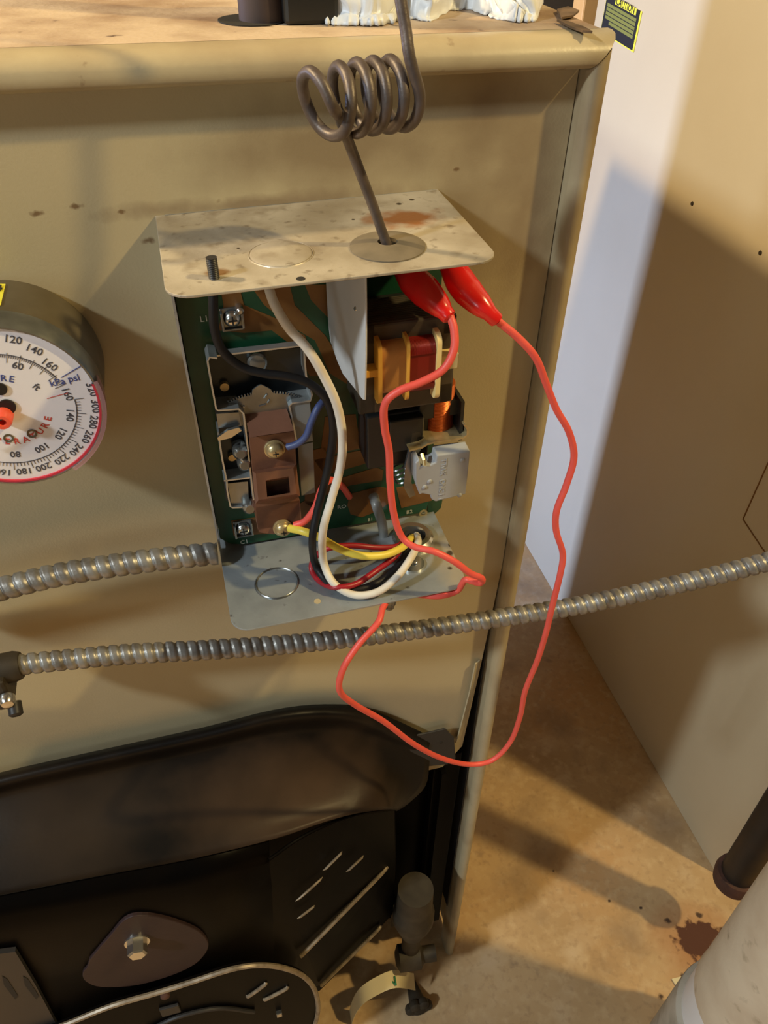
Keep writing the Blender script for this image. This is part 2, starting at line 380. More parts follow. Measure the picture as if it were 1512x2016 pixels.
# subdivide every row for a smooth stamped surface
RR = [spline(r, 4) for r in R]; cols = list(zip(*RR)); cols = [spline(c, 4) for c in cols]
grid(bm, [list(r) for r in zip(*cols)])
c_ = W(580, 1585, -.05); blob(M['black_rust_lit'], tuple(c_), (.13, .06, .07), (.060, .036, .021), 22, .9, .5)  # rusty brown patch, also painting in the top light on the bulge
c_ = W(120, 1640, -.05); blob(M['black_rust_lit'], tuple(c_), (.12, .06, .05), (.034, .022, .013), 22, .9, .5)  # second brown patch, same top light put into the colour
o = obj('shell', bm, 'black_rust_lit', hood, smooth='all')
md = o.modifiers.new('thick', 'SOLIDIFY'); md.thickness = .002; md.offset = 1
YF = -.080
bm = BM(); grid(bm, [[W(u, v, y) for u, v in r] for y, r in (
 (-.0715, [(-420, 1841), (-200, 1801), (0, 1763), (185, 1727), (380, 1691), (530, 1655)]),
 (-.079, [(-420, 1885), (-200, 1845), (0, 1802), (185, 1770), (370, 1740), (530, 1695)]),
 (-.081, [(-420, 1935), (-200, 1895), (0, 1840), (180, 1810), (370, 1785), (535, 1745)]),
 (-.083, [(-420, 2100), (-200, 2100), (0, 2100), (180, 2090), (370, 2080), (545, 2060)]))])
o = obj('front_face', bm, 'black', hood, smooth='all'); md = o.modifiers.new('thick', 'SOLIDIFY'); md.thickness = .002; md.offset = 1
# right wing with louvres and two long ridges
wing = [(530, 1692, -.080), (600, 1645, -.066), (690, 1608, -.048), (776, 1594, -.020), (778, 1700, -.020), (772, 1800, -.022), (700, 1880, -.040), (630, 1950, -.062), (545, 1990, -.081)]
bm = BM(); prism(bm, [W(*p) for p in wing], (.0015, .002, 0)); obj('wing', bm, 'black', hood)
bm = BM(); tube(bm, spline([W(530, 1692, -.081), W(600, 1645, -.067), W(690, 1607, -.049), W(776, 1592, -.021)], 8), .0016, 8); obj('wing_rim', bm, 'black', hood, smooth=True)
M['edge'] = mat('edge_highlight', (.30, .24, .17), .4, .3, (.16, .12, .08), 120, (.4, .7))  # light tone paints highlights onto louvres, ridges and rims of the black metal
for a, b in (((672, 1676, -.054), (634, 1714, -.063)), ((714, 1684, -.045), (680, 1716, -.053)), ((634, 1726, -.062), (580, 1774, -.074)), ((618, 1782, -.066), (584, 1808, -.074))):
    bm = BM(); p, q = W(*a), W(*b); d = (q-p); off = V((.0012, -.0015, .002))
    tube(bm, [p+off*.4, p+off+d*.12, p+off+d*.5, p+off+d*.88, q+off*.4], [.0003, .0011, .0013, .0011, .0003], 8); obj('louvre', bm, 'edge', hood, smooth=True)
for a, b, r in (((762, 1706, -.024), (592, 1880, -.073), .0024), ((750, 1822, -.030), (632, 1938, -.062), .0022)):
    bm = BM(); p, q = W(*a), W(*b); off = V((-.0005, -.002, .001))
    tube(bm, spline([p, p+(q-p)*.08+off, p+(q-p)*.5+off, p+(q-p)*.94+off, q+off*.8], 5), r*.95, 8); obj('ridge', bm, 'edge', hood, smooth=True)
bm = BM(); pts = [W(u, v, -.006) for u, v in ((780, 1452), (842, 1440), (876, 1432), (893, 1450), (896, 1490), (880, 1502), (838, 1506), (800, 1520), (770, 1500))]
prism(bm, pts, (0, -.002, 0)); tab = obj('corner_tab', bm, 'slate', hood, bevel=.0008, label='dark grey screw tab at the upper right corner')
bm = BM(); lathe(bm, W(868, 1461, -.0075), (0, -1, 0), [(0, .0016), (.0009, .0016)], 14); obj('screw_hole', bm, 'dark', tab)
# plum plate with hex bolt
bm = BM()
pl = [(176, 1890), (215, 1845), (245, 1812), (280, 1803), (330, 1810), (385, 1830), (408, 1852), (408, 1872), (385, 1898), (340, 1920), (270, 1940), (200, 1944), (168, 1932), (163, 1916), (172, 1904)]
prism(bm, spline([W(u, v, -.086) for u, v in pl+pl[:1]], 4)[:-1], (0, .004, 0)); plate = obj('bolted_plate', bm, 'plum', hood, bevel=.0008, label='plum coloured teardrop plate with a hex bolt')
c = W(270, 1852, -.086); bm = BM()
lathe(bm, c, (0, -1, .05), [(0, .0105), (.0020, .0105)], 24); lathe(bm, c, (0, -1, .05), [(.0020, .0082), (.0115, .0082), (.0130, .0068)], 6); obj('hex_bolt', bm, 'bright', plate, smooth=True)
# grey angled plate at the left
bm = BM(); prism(bm, [W(u, v, -.088) for u, v in ((-140, 1905), (0, 1878), (30, 1874), (70, 1940), (118, 2030), (110, 2080), (-140, 2080))], (0, .004, 0)); gp = obj('slotted_plate', bm, 'slate', hood)
for u in (4, 45):
    bm = BM(); p = [W(u+a, v, -.0884) for a, v in ((0, 1922), (10, 1928), (32, 1962), (26, 1968), (4, 1940))]; prism(bm, p, (0, .002, 0)); obj('slot', bm, 'dark', gp)
# oval access door at the bottom
YD = -.092
out = [(-60, 2075), (60, 2040), (135, 2012), (220, 1978), (310, 1952), (380, 1930), (455, 1906), (510, 1898), (560, 1904), (600, 1922), (622, 1955), (624, 2000), (600, 2050), (540, 2100)]
path = spline([W(u, v, YD) for u, v in out], 5)
door = thing('oval_access_door', 'black oval burner door with a highlight-coloured rim at the bottom edge', 'door', W(350, 2040, YD))
bm = BM(); prism(bm, path+[W(300, 2200, YD), W(-60, 2200, YD)], (0, .004, 0)); obj('door_plate', bm, 'black', door)
bm = BM(); tube(bm, [p+V((0, -.001, 0)) for p in path], .0026, 8); obj('rim', bm, 'edge', door, smooth=True)
for a, b in (((523, 1934), (487, 1960)), ((566, 1942), (520, 1966))):
    bm = BM(); p, q = W(*a, YD), W(*b, YD); tube(bm, spline([p, p+(q-p)*.1+V((0, -.0015, 0)), p+(q-p)*.9+V((0, -.0015, 0)), q], 4), .0019, 8); obj('raised_slot', bm, 'edge', door, smooth=True)
c = W(549, 1991, YD); bm = BM(); lathe(bm, c, (0, -1, .2), [(0, .0042), (.004, .0042), (.0048, .0036)], 4); obj('square_bolt', bm, 'bright', door)
bm = BM(); box(bm, W(335, 1985, YD)-V((.009, .003, .009)), W(335, 1985, YD)+V((.009, 0, .009)), .0008); obj('latch_block', bm, 'slate', door)
c = W(325, 1957, YD-.002); bm = BM(); lathe(bm, c, (0, -1, .2), [(0, .0045), (.003, .0042), (.0045, .002)], 14); obj('latch_rivet', bm, M['rust'], door, smooth=True)
bm = BM(); tube(bm, spline([W(u, v, YD-.002) for u, v in ((290, 2030), (350, 2002), (430, 1985), (500, 1992))], 5), .0022, 8); obj('inner_ridge', bm, 'slate', door, smooth=True)

# ------------------------------------------------------------------ gas pipe, valve and tag below the boiler corner
gp = thing('gas_pipe', 'brown iron gas pipe and valve at the foot of the boiler corner', 'pipe', (.165, -.03, FZ))
c = W(815, 1790, -.03)
bm = BM(); lathe(bm, c, (0, 0, -1), [(-.05, .020), (0, .021), (.004, .024), (.022, .024), (.05, .017), (.062, .014)], 24); obj('reducer', bm, 'valve', gp, smooth=True)
bm = BM(); lathe(bm, c, (0, 0, -1), [(.055, .0115), (.115, .0115)], 20); obj('pipe_stub', bm, 'valve', gp, smooth=True)
c2 = c+V((0, 0, -.12)); bm = BM(); lathe(bm, c2+V((-.02, -.004, 0)), (1, -.1, 0), [(0, .008), (.004, .016), (.03, .016), (.034, .010), (.05, .010)], 20); obj('valve_body', bm, 'valve', gp, smooth=True)
kc = W(822, 1975, -.06); bm = BM()
for k in range(6):
    a = k*math.pi/3; lathe(bm, kc+V((.011*math.cos(a), 0, .011*math.sin(a))), (0, -1, .3), [(0, .005), (.003, .007), (.009, .007), (.011, .004)], 10)
lathe(bm, kc, (0, -1, .3), [(-.03, .006), (0, .011), (.009, .011), (.012, .006)], 16); obj('valve_knob', bm, 'valve', gp, smooth=True)
bm = BM(); box(bm, W(815, 1795, .012)-V((.03, 0, .03)), W(815, 1795, .012)+V((.03, .004, .03)), .002); obj('wall_bracket', bm, 'valve', gp)
tagp = thing('paper_tag', 'curled cream paper tag with green print hanging on the pipe', 'tag', W(740, 2010, -.055))
ctr = spline([W(818, 1950, -.052), W(780, 1945, -.058), W(745, 1958, -.06), W(712, 1980, -.062), W(695, 2008, -.062), W(688, 2045, -.058), W(692, 2080, -.05)], 5)
bm = BM(); strip(bm, ctr, (.002, .016, .012), .0006); obj('paper', bm, 'tag', tagp, smooth=True)
bm = BM(); text_bm(bm, 'N', .015, W(773, 1949, -.0585)+V((.001, .006, .0085)), (1, -.1, .1), (.1, .8, .62), .0009); obj('green_print', bm, 'green', tagp)

# ------------------------------------------------------------------ cabinet at the right
XC = .63
cab = thing('cabinet', 'tall tan sheet metal cabinet standing to the right of the boiler', 'cabinet', (XC+.28, .4, FZ))
bm = BM(); box(bm, (XC, -.005, FZ), (XC+.56, .80, .75), .004); obj('body', bm, 'cabinet', cab, smooth=True)
oc = [(1463, 1022), (1512, 912), (1600, 880), (1680, 930), (1690, 1060), (1640, 1150), (1540, 1130), (1500, 1078)]
bm = BM(); pp = [at(u, v, 0, XC-.0012) for u, v in oc]; prism(bm, pp, (.002, 0, 0)); obj('octagonal_plate', bm, 'cabinet', cab)
bm = BM(); tube(bm, pp+[pp[0]], .0011, 6); obj('plate_groove', bm, 'copper', cab)
for u, v in ((1363, 401), (1497, 498)):
    bm = BM(); lathe(bm, at(u, v, 0, XC), (-1, 0, 0), [(0, .0028), (.0012, .0022)], 12); obj('screw', bm, 'valve', cab)
pa_ = at(1147, 25, 1, .95); pb_ = at(1172, 25, 1, .95)
post = thing('lit_wall_strip', 'orange strip standing in for the warm lit back wall beside the cabinet', 'post', ((pa_.x+pb_.x)/2, .95, FZ))  # added upright strip in place of the warm-lit wall beyond
bm = BM(); box(bm, (pa_.x, .95, FZ), (pb_.x+.03, .99, 1.45), .003); obj('wall_strip_body', bm, mat('warm_lit_wall', (.66, .40, .16), .6, 0, (.55, .31, .11), 12), post)  # orange colour carries the warm light on that wall
def C(u, v, d=0): return at(u, v, 0, XC-.0005-d)
tl, br, bl, tr = C(1197, -14), C(1245, 101), C(1183, 62), C(1270, -6)
lab = thing('warning_label', 'black and yellow caution label stuck on the tan cabinet', 'label', bl)
tr = br + (tl-bl)*1.02
dx = (br-bl); dz = (tl-bl)
def LB(a, b, d=0): return bl+dx*a+dz*b - V((d, 0, 0))
bm = BM(); prism(bm, [LB(-.01, -.01, 0), LB(1.04, -.01, 0), LB(1.04, 1, 0), LB(-.01, 1, 0)], (-.0003, 0, 0)); obj('yellow_edge', bm, 'ysticker', lab)
bm = BM(); prism(bm, [LB(0, 0.02, .0003), LB(1.0, 0.02, .0003), LB(1.0, 1, .0003), LB(0, 1, .0003)], (-.0003, 0, 0)); obj('black_field', bm, 'lab_black', lab)
bm = BM(); prism(bm, [LB(.28, .84, .0006), LB(.9, .84, .0006), LB(.9, 1, .0006), LB(.28, 1, .0006)], (-.0002, 0, 0)); obj('yellow_header', bm, 'ysticker', lab)
bm = BM(); text_bm(bm, 'CAUTION', .0118, LB(.58, .93, .0009), dx, dz, .0002); obj('header_lettering', bm, 'lab_black', lab)
for k in range(5):
    b0 = .28+.105*k; bm = BM(); prism(bm, [LB(.06 if k else .2, b0, .0006), LB(.94, b0, .0006), LB(.94, b0+.082, .0006), LB(.06 if k else .2, b0+.082, .0006)], (-.0002, 0, 0)); obj('text_row', bm, 'lab_olive', lab)

# discharge pipe and wrapped pipe
dp = thing('discharge_pipe', 'black iron drain pipe ending just above the rust stained floor', 'pipe', (.57, -.066, -.87))
bm = BM(); lathe(bm, (.57, -.066, -.866), (0, 0, 1), [(0, .021), (1.5, .021)], 28); obj('pipe_shaft', bm, 'pipe_black', dp, smooth=True)
bm = BM(); lathe_closed(bm, (.57, -.066, -.872), (0, 0, 1), [(0, .019), (0, .025), (.016, .027), (.024, .0255), (.024, .020)], 28); obj('rusty_end_ring', bm, 'rust', dp, smooth=True, label='rusty brown ring on the open lower end')
wp = thing('wrapped_pipe', 'thick cream canvas wrapped pipe with a white tape band near the camera', 'pipe', (.47, -.22, FZ))
pc = V((.47, -.22, 0)); zb = at(1365, 1905, 0, .40).z
M['wrap_'] = M['wrap']
def pz(u, v):
    o, d = ray(u, v); n = V((-.491, .870, 0)); s = (.47-.0035)*n.x+(-.22+.4068)*n.y + .066
    # depth where this pixel's ray meets the pipe's silhouette distance
    h = (.46650*.443+.1868*.25)/math.hypot(.443, .25); k = h/math.hypot(d.x, d.y); return (o+d*k).z
z1 = pz(1366, 1902)+.032; z2 = z1-.028
bm = BM(); lathe(bm, (pc.x, pc.y, 0), (0, 0, 1), [(z1-.004, .0655), (z1, .067), (z1+.01, .066), (-.42, .066)], 48, caps=False); tube(bm, spline([V((pc.x, pc.y, -.42)), V((pc.x+.012, pc.y-.02, -.37)), V((pc.x+.045, pc.y-.08, -.33)), V((pc.x+.09, pc.y-.16, -.32)), V((pc.x+.35, pc.y-.62, -.32))], 6), .066, 48); obj('canvas_wrap', bm, 'wrap', wp, smooth=True)
bm = BM(); lathe(bm, (pc.x, pc.y, 0), (0, 0, 1), [(z2-.03, .0655), (z1-.001, .0655)], 48); obj('white_band', bm, 'band', wp, smooth=True, label='white tape band')
bm = BM(); lathe(bm, (pc.x, pc.y, 0), (0, 0, 1), [(FZ, .072), (z2-.036, .072), (z2-.032, .071), (z2-.029, .066)], 48); obj('lower_collar', bm, 'collar', wp, smooth=True)
bm = BM(); prism(bm, [at(u, v, 2, FZ+.001) for u, v in ((1322, 1928), (1345, 1922), (1341, 1938), (1332, 1944))], (0, 0, .002)); single(obj('paper_scrap', bm, 'tag'), 'tiny cream paper scrap on the floor by the wrapped pipe', 'scrap')

# ------------------------------------------------------------------ things on the boiler top
def T(u, v, z=ZT): return at(u, v, 2, z)
fl = thing('flue_pipe', 'dark brown pipe rising from a hole in the boiler top', 'pipe', T(528, 55))
fc = (T(476, 48)+T(578, 48))/2; fr = (T(578, 48)-T(476, 48)).length/2; fc = fc+V((0, fr*.9, 0))
bm = BM(); lathe(bm, fc, (0, 0, 1), [(-.004, fr), (.3, fr)], 32); obj('pipe_shaft', bm, 'flue', fl, smooth=True)
bm = BM(); hc = fc+V((-.006, 0, 0)); lathe(bm, (hc.x, hc.y, ZT+.0002), (0, 0, 1), [(0, fr*1.35), (.0004, fr*1.35)], 32); obj('hole_rim', bm, 'dark', boiler)
bm = BM(); p = T(612, 50); box(bm, p+V((-.0125, 0, 0)), p+V((.014, .03, .05)), .002); o = obj('junction_cover', bm, 'blackpl')
single(o, 'small black box on the boiler top beside the flue pipe', 'box')
# crumpled white wrap
bm = BM(); a, b = T(640, 46), T(1065, 46); nu, nv = 120, 34; rows = []
lowv = [(0, 50), (.10, 52), (.26, 53), (.38, 38), (.48, 44), (.58, 22), (.66, 20), (.76, 36), (.88, 46), (.97, 44), (1, 8)]
def lw(t):
    for (t0, v0), (t1, v1) in zip(lowv, lowv[1:]):
        if t <= t1: return v0+(v1-v0)*(t-t0)/(t1-t0)
    return 8
from mathutils import noise as NZ
for j in range(nv+1):
    row = []
    for i in range(nu+1):
        t = i/nu; s = j/nv; jt = (1-s)**4; q = T(640+430*t+6*jt*NZ.noise(V((t*40, 0, 3))), lw(t)+4*jt*NZ.noise(V((t*60, 1, 0))))
        k = min(1, s*3); n3 = NZ.noise_vector(V((t*5, s*3.2, 2)))*.013+NZ.noise_vector(V((t*12, s*7, 7)))*.004; n3.z += .008*(.5-abs(NZ.noise(V((t*7+s*2, s*3.5, 11)))*2))+.0022*(.5-abs(NZ.noise(V((t*20-s*5, s*9, 21)))*2))
        hgt = .024*s**.75+.010*abs(NZ.noise(V((t*5+s*2, s*3, 4))))*k+n3.z*k
        row.append(q+V((n3.x*k, .05*s**1.1+n3.y*k, max(.0006, hgt))))
    rows.append(row)
grid(bm, rows); o = obj('crumpled_sheet', bm, 'sheet', smooth='all'); o.modifiers.new('t', 'SOLIDIFY').thickness = .0008
single(o, 'torn crumpled white insulation sheet lying on the boiler top', 'sheet')
for pts, lb in (([(1096, 22), (1118, 16), (1140, 24), (1128, 34), (1106, 38)], 'small brown rust flake beside the white sheet'), ([(1096, 42), (1120, 46), (1150, 57), (1166, 66), (1146, 64), (1122, 56)], 'long dark brown rust flake near the boiler top corner')):
    bm = BM(); prism(bm, [T(u, v, ZT+.0008) for u, v in pts], (0, 0, .0010)); single(obj('rust_flake', bm, 'flake'), lb, 'flake')

# ------------------------------------------------------------------ gauge
YG = -.050; GC = W(13, 806, YG); GR = .0424
ga = thing('pressure_gauge', 'round white dial pressure and temperature gauge left of the control box', 'gauge', (GC.x, 0, GC.z))
bm = BM(); lathe(bm, (GC.x, 0, GC.z), (0, -1, 0), [(0, .0432), (.004, .0441), (.036, .0441), (.04, .0435)], 64); obj('case', bm, 'gbody', ga, smooth=True)
bm = BM(); lathe_closed(bm, (GC.x, -.036, GC.z), (0, -1, 0), [(0, GR*1.0), (0, .0445), (.012, .0445), (.0155, .0438), (.0155, .0430), (.012, GR*1.0)], 72); obj('bezel', bm, 'zinc', ga, smooth=True)
bm = BM(); lathe(bm, (GC.x, -.04, GC.z), (0, -1, 0), [(0, GR), (.010, GR)], 64); dial = obj('dial_face', bm, 'face', ga)
def arcring(bm, r0, r1, a0, a1, y, th, n=50):
    rows = [[], [], [], []]
    for k in range(n+1):
        a = a0+(a1-a0)*k/n; d = V((math.sin(a), 0, math.cos(a)))
        for i, (r, yy) in enumerate(((r0, y), (r1, y), (r1, y-th), (r0, y-th))): rows[i].append(V((GC.x, yy, GC.z))+d*r)
    return grid(bm, rows+[rows[0]])
bm = BM(); arcring(bm, GR*.985, GR*1.02, math.radians(78), math.radians(215), -.0498, .0012); obj('red_ring', bm, 'redarc', ga)
bm = BM(); arcring(bm, GR*1.022, GR*1.07, math.radians(76), math.radians(150), -.046, .0062); obj('pink_rim', bm, 'pink', ga, label='translucent pink plastic edge on the right of the rim')
bm = BM(); bmb = BM(); bmr = BM(); yp = -.0501
def radtext(b, s, u, v, size, flip=False):
    p = W(u, v, yp); d = p-V((GC.x, yp, GC.z)); d.y = 0; d.normalize(); r = V((d.z, 0, -d.x))
    if flip: d, r = -d, -r
    text_bm(b, s, size, p, r, d, .00008)
for s, u, v in (('100', -22, 664), ('120', 25, 669), ('140', 67, 689), ('160', 97, 718), ('320', 180, 767), ('300', 187, 800), ('280', 183, 831), ('260', 171, 860), ('240', 149, 885), ('220', 121, 904), ('200', 85, 919), ('180', 48, 927), ('160', 7, 929)): radtext(bm, s, u, v, .0052)
for s, u, v in (('60', 35, 721), ('160', 132, 776), ('140', 137, 817), ('120', 119, 853), ('100', 82, 881), ('80', 30, 894), ('ft', 72, 762)): radtext(bm, s, u, v, .0050)
def tick(b, a, r0, r1, wd):
    d = V((math.sin(a), 0, math.cos(a))); r = V((d.z, 0, -d.x))*wd; c = V((GC.x, yp, GC.z))
    prism(b, [c+d*r0-r, c+d*r1-r, c+d*r1+r, c+d*r0+r], (0, -.0001, 0))
for k in range(0, 61):
    a = math.radians(88+k*2.9); mj = k % 5 == 0; tick(bm, a, GR*.74, GR*(.84 if mj else .79), .00013)
    a = math.radians(-40+k*1.85); tick(bm, a, GR*(.60 if k % 6 == 0 else .66), GR*(.72 if k % 6 == 0 else .69), .00013)
arcring(bm, GR*.735, GR*.745, math.radians(88), math.radians(262), yp, .0001); arcring(bm, GR*.69, GR*.70, math.radians(-40), math.radians(62), yp, .0001)
obj('scale_print', bm, 'print_', dial)
for s, u, v in (('kPa', 113, 753), ('psi', 145, 745)): text_bm(bmb, s, .0050, W(u, v, yp), (1, 0, .1), (0, 0, 1), .00008)
for i, ch in enumerate('PRESSURE'):
    a = math.radians(-58+i*11.5); d = V((math.sin(a), 0, math.cos(a))); c = V((GC.x, yp, GC.z))+d*GR*.40; text_bm(bmb, ch, .0048, c, (d.z, 0, -d.x), d, .00008)
tick(bmb, math.radians(64), GR*.74, GR*1.0, .00022)
obj('blue_print', bmb, 'print_b', dial)
for i, ch in enumerate('TEMPERATURE'):
    a = math.radians(247-i*13.2); d = V((math.sin(a), 0, math.cos(a))); c = V((GC.x, yp, GC.z))+d*GR*.44; text_bm(bmr, ch, .0048, c, (-d.z, 0, d.x), -d, .00008)
tick(bmr, math.radians(80), GR*.46, GR*.70, .00015)
obj('red_print', bmr, 'print_r', dial)
bm = BM()
for u, v, r in ((17, 862, .0024), (63, 853, .0024)): lathe_closed(bm, W(u, v, yp+.0002), (0, -1, 0), [(0, r*.6), (0, r), (.0006, r), (.0004, r*.6)], 20)
obj('dial_rivet', bm, 'gbody', dial, smooth=True)
bm = BM(); lathe(bm, W(0, 765, yp), (0, -1, 0), [(0, .0032), (.0008, .0032)], 24); lathe(bm, W(14, 800, yp), (0, -1, 0), [(0, .004), (.0008, .004)], 24); obj('hub_hole', bm, 'blackpl', dial)
bm = BM(); lathe(bm, W(7, 816, yp), (0, -1, 0), [(0, .0046), (.006, .0044), (.0075, .0036), (.0075, .002), (.004, .0015)], 28); obj('red_hub', bm, 'glow', ga, smooth=True)
bm = BM(); c = W(8, 822, -.057); prism(bm, [c+V((-.0006, 0, 0)), c+V((.0006, 0, 0)), c+V((-.022, 0, -.012)), c+V((-.023, 0, -.011))], (0, -.0005, 0)); obj('needle', bm, 'blackpl', ga)
# yellow sticker on top of the case
bm = BM(); rr = .0444; rows = []
for k in range(9):
    a = math.radians(-42+k*6.5); d = V((math.sin(a), 0, math.cos(a)))
    rows.append([V((GC.x, -.008, GC.z))+d*rr, V((GC.x, -.031, GC.z))+d*rr, V((GC.x, -.031, GC.z))+d*(rr+.0003), V((GC.x, -.008, GC.z))+d*(rr+.0003)])
grid(bm, rows)
ys = obj('yellow_sticker', bm, 'ysticker', ga)
bm = BM()
for s, yv, sz in (('24', -.014, .009), ('E', -.0255, .0055)):
    a = math.radians(3.5); d = V((math.sin(a), 0, math.cos(a))); text_bm(bm, s, sz, V((GC.x, yv, GC.z))+d*(rr+.0005), (d.z, 0, -d.x), (0, 1, 0), .0003)
obj('sticker_print', bm, 'lab_black', ys)

# ------------------------------------------------------------------ control box
bw, bh, bd = .14, .207, .0925
cb = thing('control_box', 'open galvanised boiler control box with green circuit board', 'control box', (0, 0, 0), rot=RB)
def part(name, bm, m, parent=None, **k):
    return obj(name, bm, m, parent or cb, local=True, **k)
part('back_plate', box(BM(), (0, -.0012, -bh), (bw, 0, 0)), 'galv2')
bm = BM(); prism(bm, [(-.0035, 0, -.0005), (-.0035, -.03, -.0005), (-.0035, -.034, -.012), (-.0035, -.030, -.19), (-.0035, -.024, -.2035), (-.0035, 0, -.2035)], (.0012, 0, 0)); part('side_wall', bm, 'galv2')
M['galvt'] = mat('galvanised_top', (.50, .45, .37), .40, .3, (.38, .33, .26), 40, (.4, .7), .12, 300, spots=[((.30, .25, .18), 18, .46, .74), ((.27, .22, .16), 60, .54, .74), ((.20, .16, .115), 150, .60, .74)])
blob(M['galvt'], (.112, -.035, 0), (.022, .013, .1), (.30, .125, .045), 90, .5, .7)
blob(M['galvt'], (.018, -.073, 0), (.006, .005, .1), (.22, .12, .05), 150, .4, .5)
for cx, cy, r in ((.1, -.02, .002), (.115, -.016, .0018), (.123, -.012, .0016), (.03, -.05, .001), (.088, -.03, .0012)): blob(M['galvt'], (cx, cy, 0), (r, r, .1), (.05, .035, .025), 250, .4, .4)
bm = BM(); prism(bm, rrect(-.0045, bw+.0005, -bd, 0, .011, 0, (1, 1, 0, 0)), (0, 0, -.0013)); tf = part('top_flange', bm, 'galvt', bevel=.0003)
c = L(553, 500, 0, 2); bm = BM(); lathe_closed(bm, c, (0, 0, 1), [(0, .0142), (0, .0148), (.0003, .0146), (.0003, .0143)], 48); lathe(bm, c, (0, 0, 1), [(0, .0139), (.0004, .0138), (.0008, .013), (.0009, .004)], 48); part('knockout', bm, 'galvt', tf, smooth=True)
gc = L(763, 486, 0, 2); bm = BM(); lathe_closed(bm, gc, (0, 0, 1), [(0, .0045), (0, .0172), (.0006, .0172), (.0014, .015), (.0022, .010), (.0026, .0045)], 48); part('grommet', bm, 'grom', tf, smooth=True)
bm = BM(); lathe(bm, gc, (0, 0, 1), [(.0004, .0046), (.0010, .0046)], 24); part('grommet_hole', bm, 'dark', tf)
sc_ = L(422, 548, 0, 2); bm = BM()
tube(bm, [sc_+V((0, 0, z)) for z in [i*.0004 for i in range(24)]], [.0021+.0003*(i % 2) for i in range(24)], 14); part('stud', bm, 'slate', tf, smooth=True)
bm = BM(); lathe(bm, L(592, 549, 0, 2), (0, 0, 1), [(0, .0019), (.0002, .0019)], 20); part('screw_hole', bm, 'dark', tf)
M['galvb'] = mat('galvanised_bottom', (.36, .39, .41), .36, .45, (.24, .26, .275), 45, (.4, .75), .06, 300, spots=[((.12, .12, .12), 160, .64, .72)])
blob(M['galvb'], (.14, -.07, -bh), (.02, .03, .1), (.55, .47, .33), 60, .8, .5)
for cx, cy, r in ((.138, -.062, .003), (.134, -.075, .002), (.141, -.055, .002)): blob(M['galvb'], (cx, cy, -bh), (r, r, .1), (.10, .075, .05), 250, .5, .5)
bm = BM(); prism(bm, rrect(-.0035, bw+.0005, -bd, 0, .011, -bh, (1, 1, 0, 0)), (0, 0, -.0013)); bf = part('bottom_flange', bm, 'galvb', bevel=.0003)
c = L(545, 1148, -bh, 2); bm = BM(); lathe_closed(bm, c, (0, 0, 1), [(-.0002, .0120), (-.0002, .0138), (.0005, .0134), (.0009, .0129), (.0005, .0124)], 48); part('knockout', bm, 'zinc', bf, smooth=True)
bm = BM(); lathe(bm, L(625, 1184, -bh, 2), (0, 0, 1), [(0, .0021), (.0002, .0021)], 20); part('screw_hole', bm, 'tanf', bf)
cc = L(812, 1062, -bh, 2); bm = BM(); lathe_closed(bm, cc, (0, 0, 1), [(0, .0085), (0, .0135), (.003, .0135), (.0045, .0118), (.0045, .0085)], 36); fit = part('cable_fitting', bm, 'bright', bf, smooth=True)
bm = BM(); lathe(bm, cc, (0, 0, 1), [(.0005, .0086), (.0009, .0086)], 30); part('fitting_hole', bm, 'dark', bf)
bm = BM(); lathe_closed(bm, L(812, 1112, -bh, 2), (0, 0, 1), [(0, .003), (0, .0075), (.0016, .0075), (.0016, .003)], 28); lathe(bm, L(815, 1110, -bh, 2), (0, 0, 1), [(0, .0022), (.003, .0022)], 12); part('clamp_washer', bm, 'bright', bf, smooth=True)
c = L(770, 1187, -bh-.0013, 2)+V((0, .004, 0)); bm = BM(); lathe(bm, c, (0, 0, -1), [(0, .0042), (.004, .0042), (.006, .003), (.008, .003)], 12); part('clamp_screw', bm, 'zinc', bf, smooth=True)
bm = BM(); lathe_closed(bm, cc, (0, 0, -1), [(.0013, .008), (.0013, .013), (.018, .013), (.018, .008)], 28); part('clamp_body', bm, 'zinc', bf, smooth=True)

# circuit board
YP = -.0225
bm = BM(); prism(bm, [(-.0018, YP, -.003), (.1375, YP, -.003), (.1375, YP, -.188), (.134, YP, -.2045), (.012, YP, -.2045), (.004, YP, -.202), (-.0018, YP, -.196)], (0, .0016, 0)); pcb = part('circuit_board', bm, 'pcb')
def flat(pts, y=YP, t=.00025): return prism(BM(), [L(u, v, y) for u, v in pts], (0, -t, 0))
for pts in ([(432, 560), (440, 600), (430, 650), (480, 655), (535, 650), (575, 680), (610, 740), (630, 740), (600, 660), (540, 625), (480, 600), (470, 560)],
            [(495, 565), (520, 600), (570, 640), (620, 670), (650, 735), (690, 760), (690, 740), (640, 660), (580, 600), (570, 560)],
            [(600, 560), (612, 590), (660, 640), (700, 660), (705, 560)],
            [(640, 820), (700, 815), (705, 850), (720, 880), (650, 895), (632, 880)],
            [(618, 905), (740, 880), (745, 905), (640, 935)], [(625, 955), (740, 920), (755, 925), (752, 945), (690, 955), (640, 975)],
            [(688, 972), (745, 958), (770, 962), (772, 985), (745, 1005), (712, 1018), (690, 1012), (684, 995)],
            [(780, 960), (850, 945), (850, 985), (790, 1000)], [(455, 1025), (560, 1010), (600, 985), (625, 990), (610, 1040), (530, 1050), (460, 1055)],
            [(600, 890), (640, 880), (650, 950), (620, 1000), (600, 990)]):
    part('copper_trace', flat(pts), 'copper', pcb)
for s, u, v, sz in (('C1', 481, 1067, .0045), ('RO', 673, 998, .0042), ('B1', 729, 1023, .0035), ('B2', 806, 1008, .0042), ('L1', 402, 628, .0045)):
    part('board_marking', text_bm(BM(), s, sz, L(u, v, YP-.0002), (1, 0, 0), (0, 0, 1), .0001), 'silk', pcb)
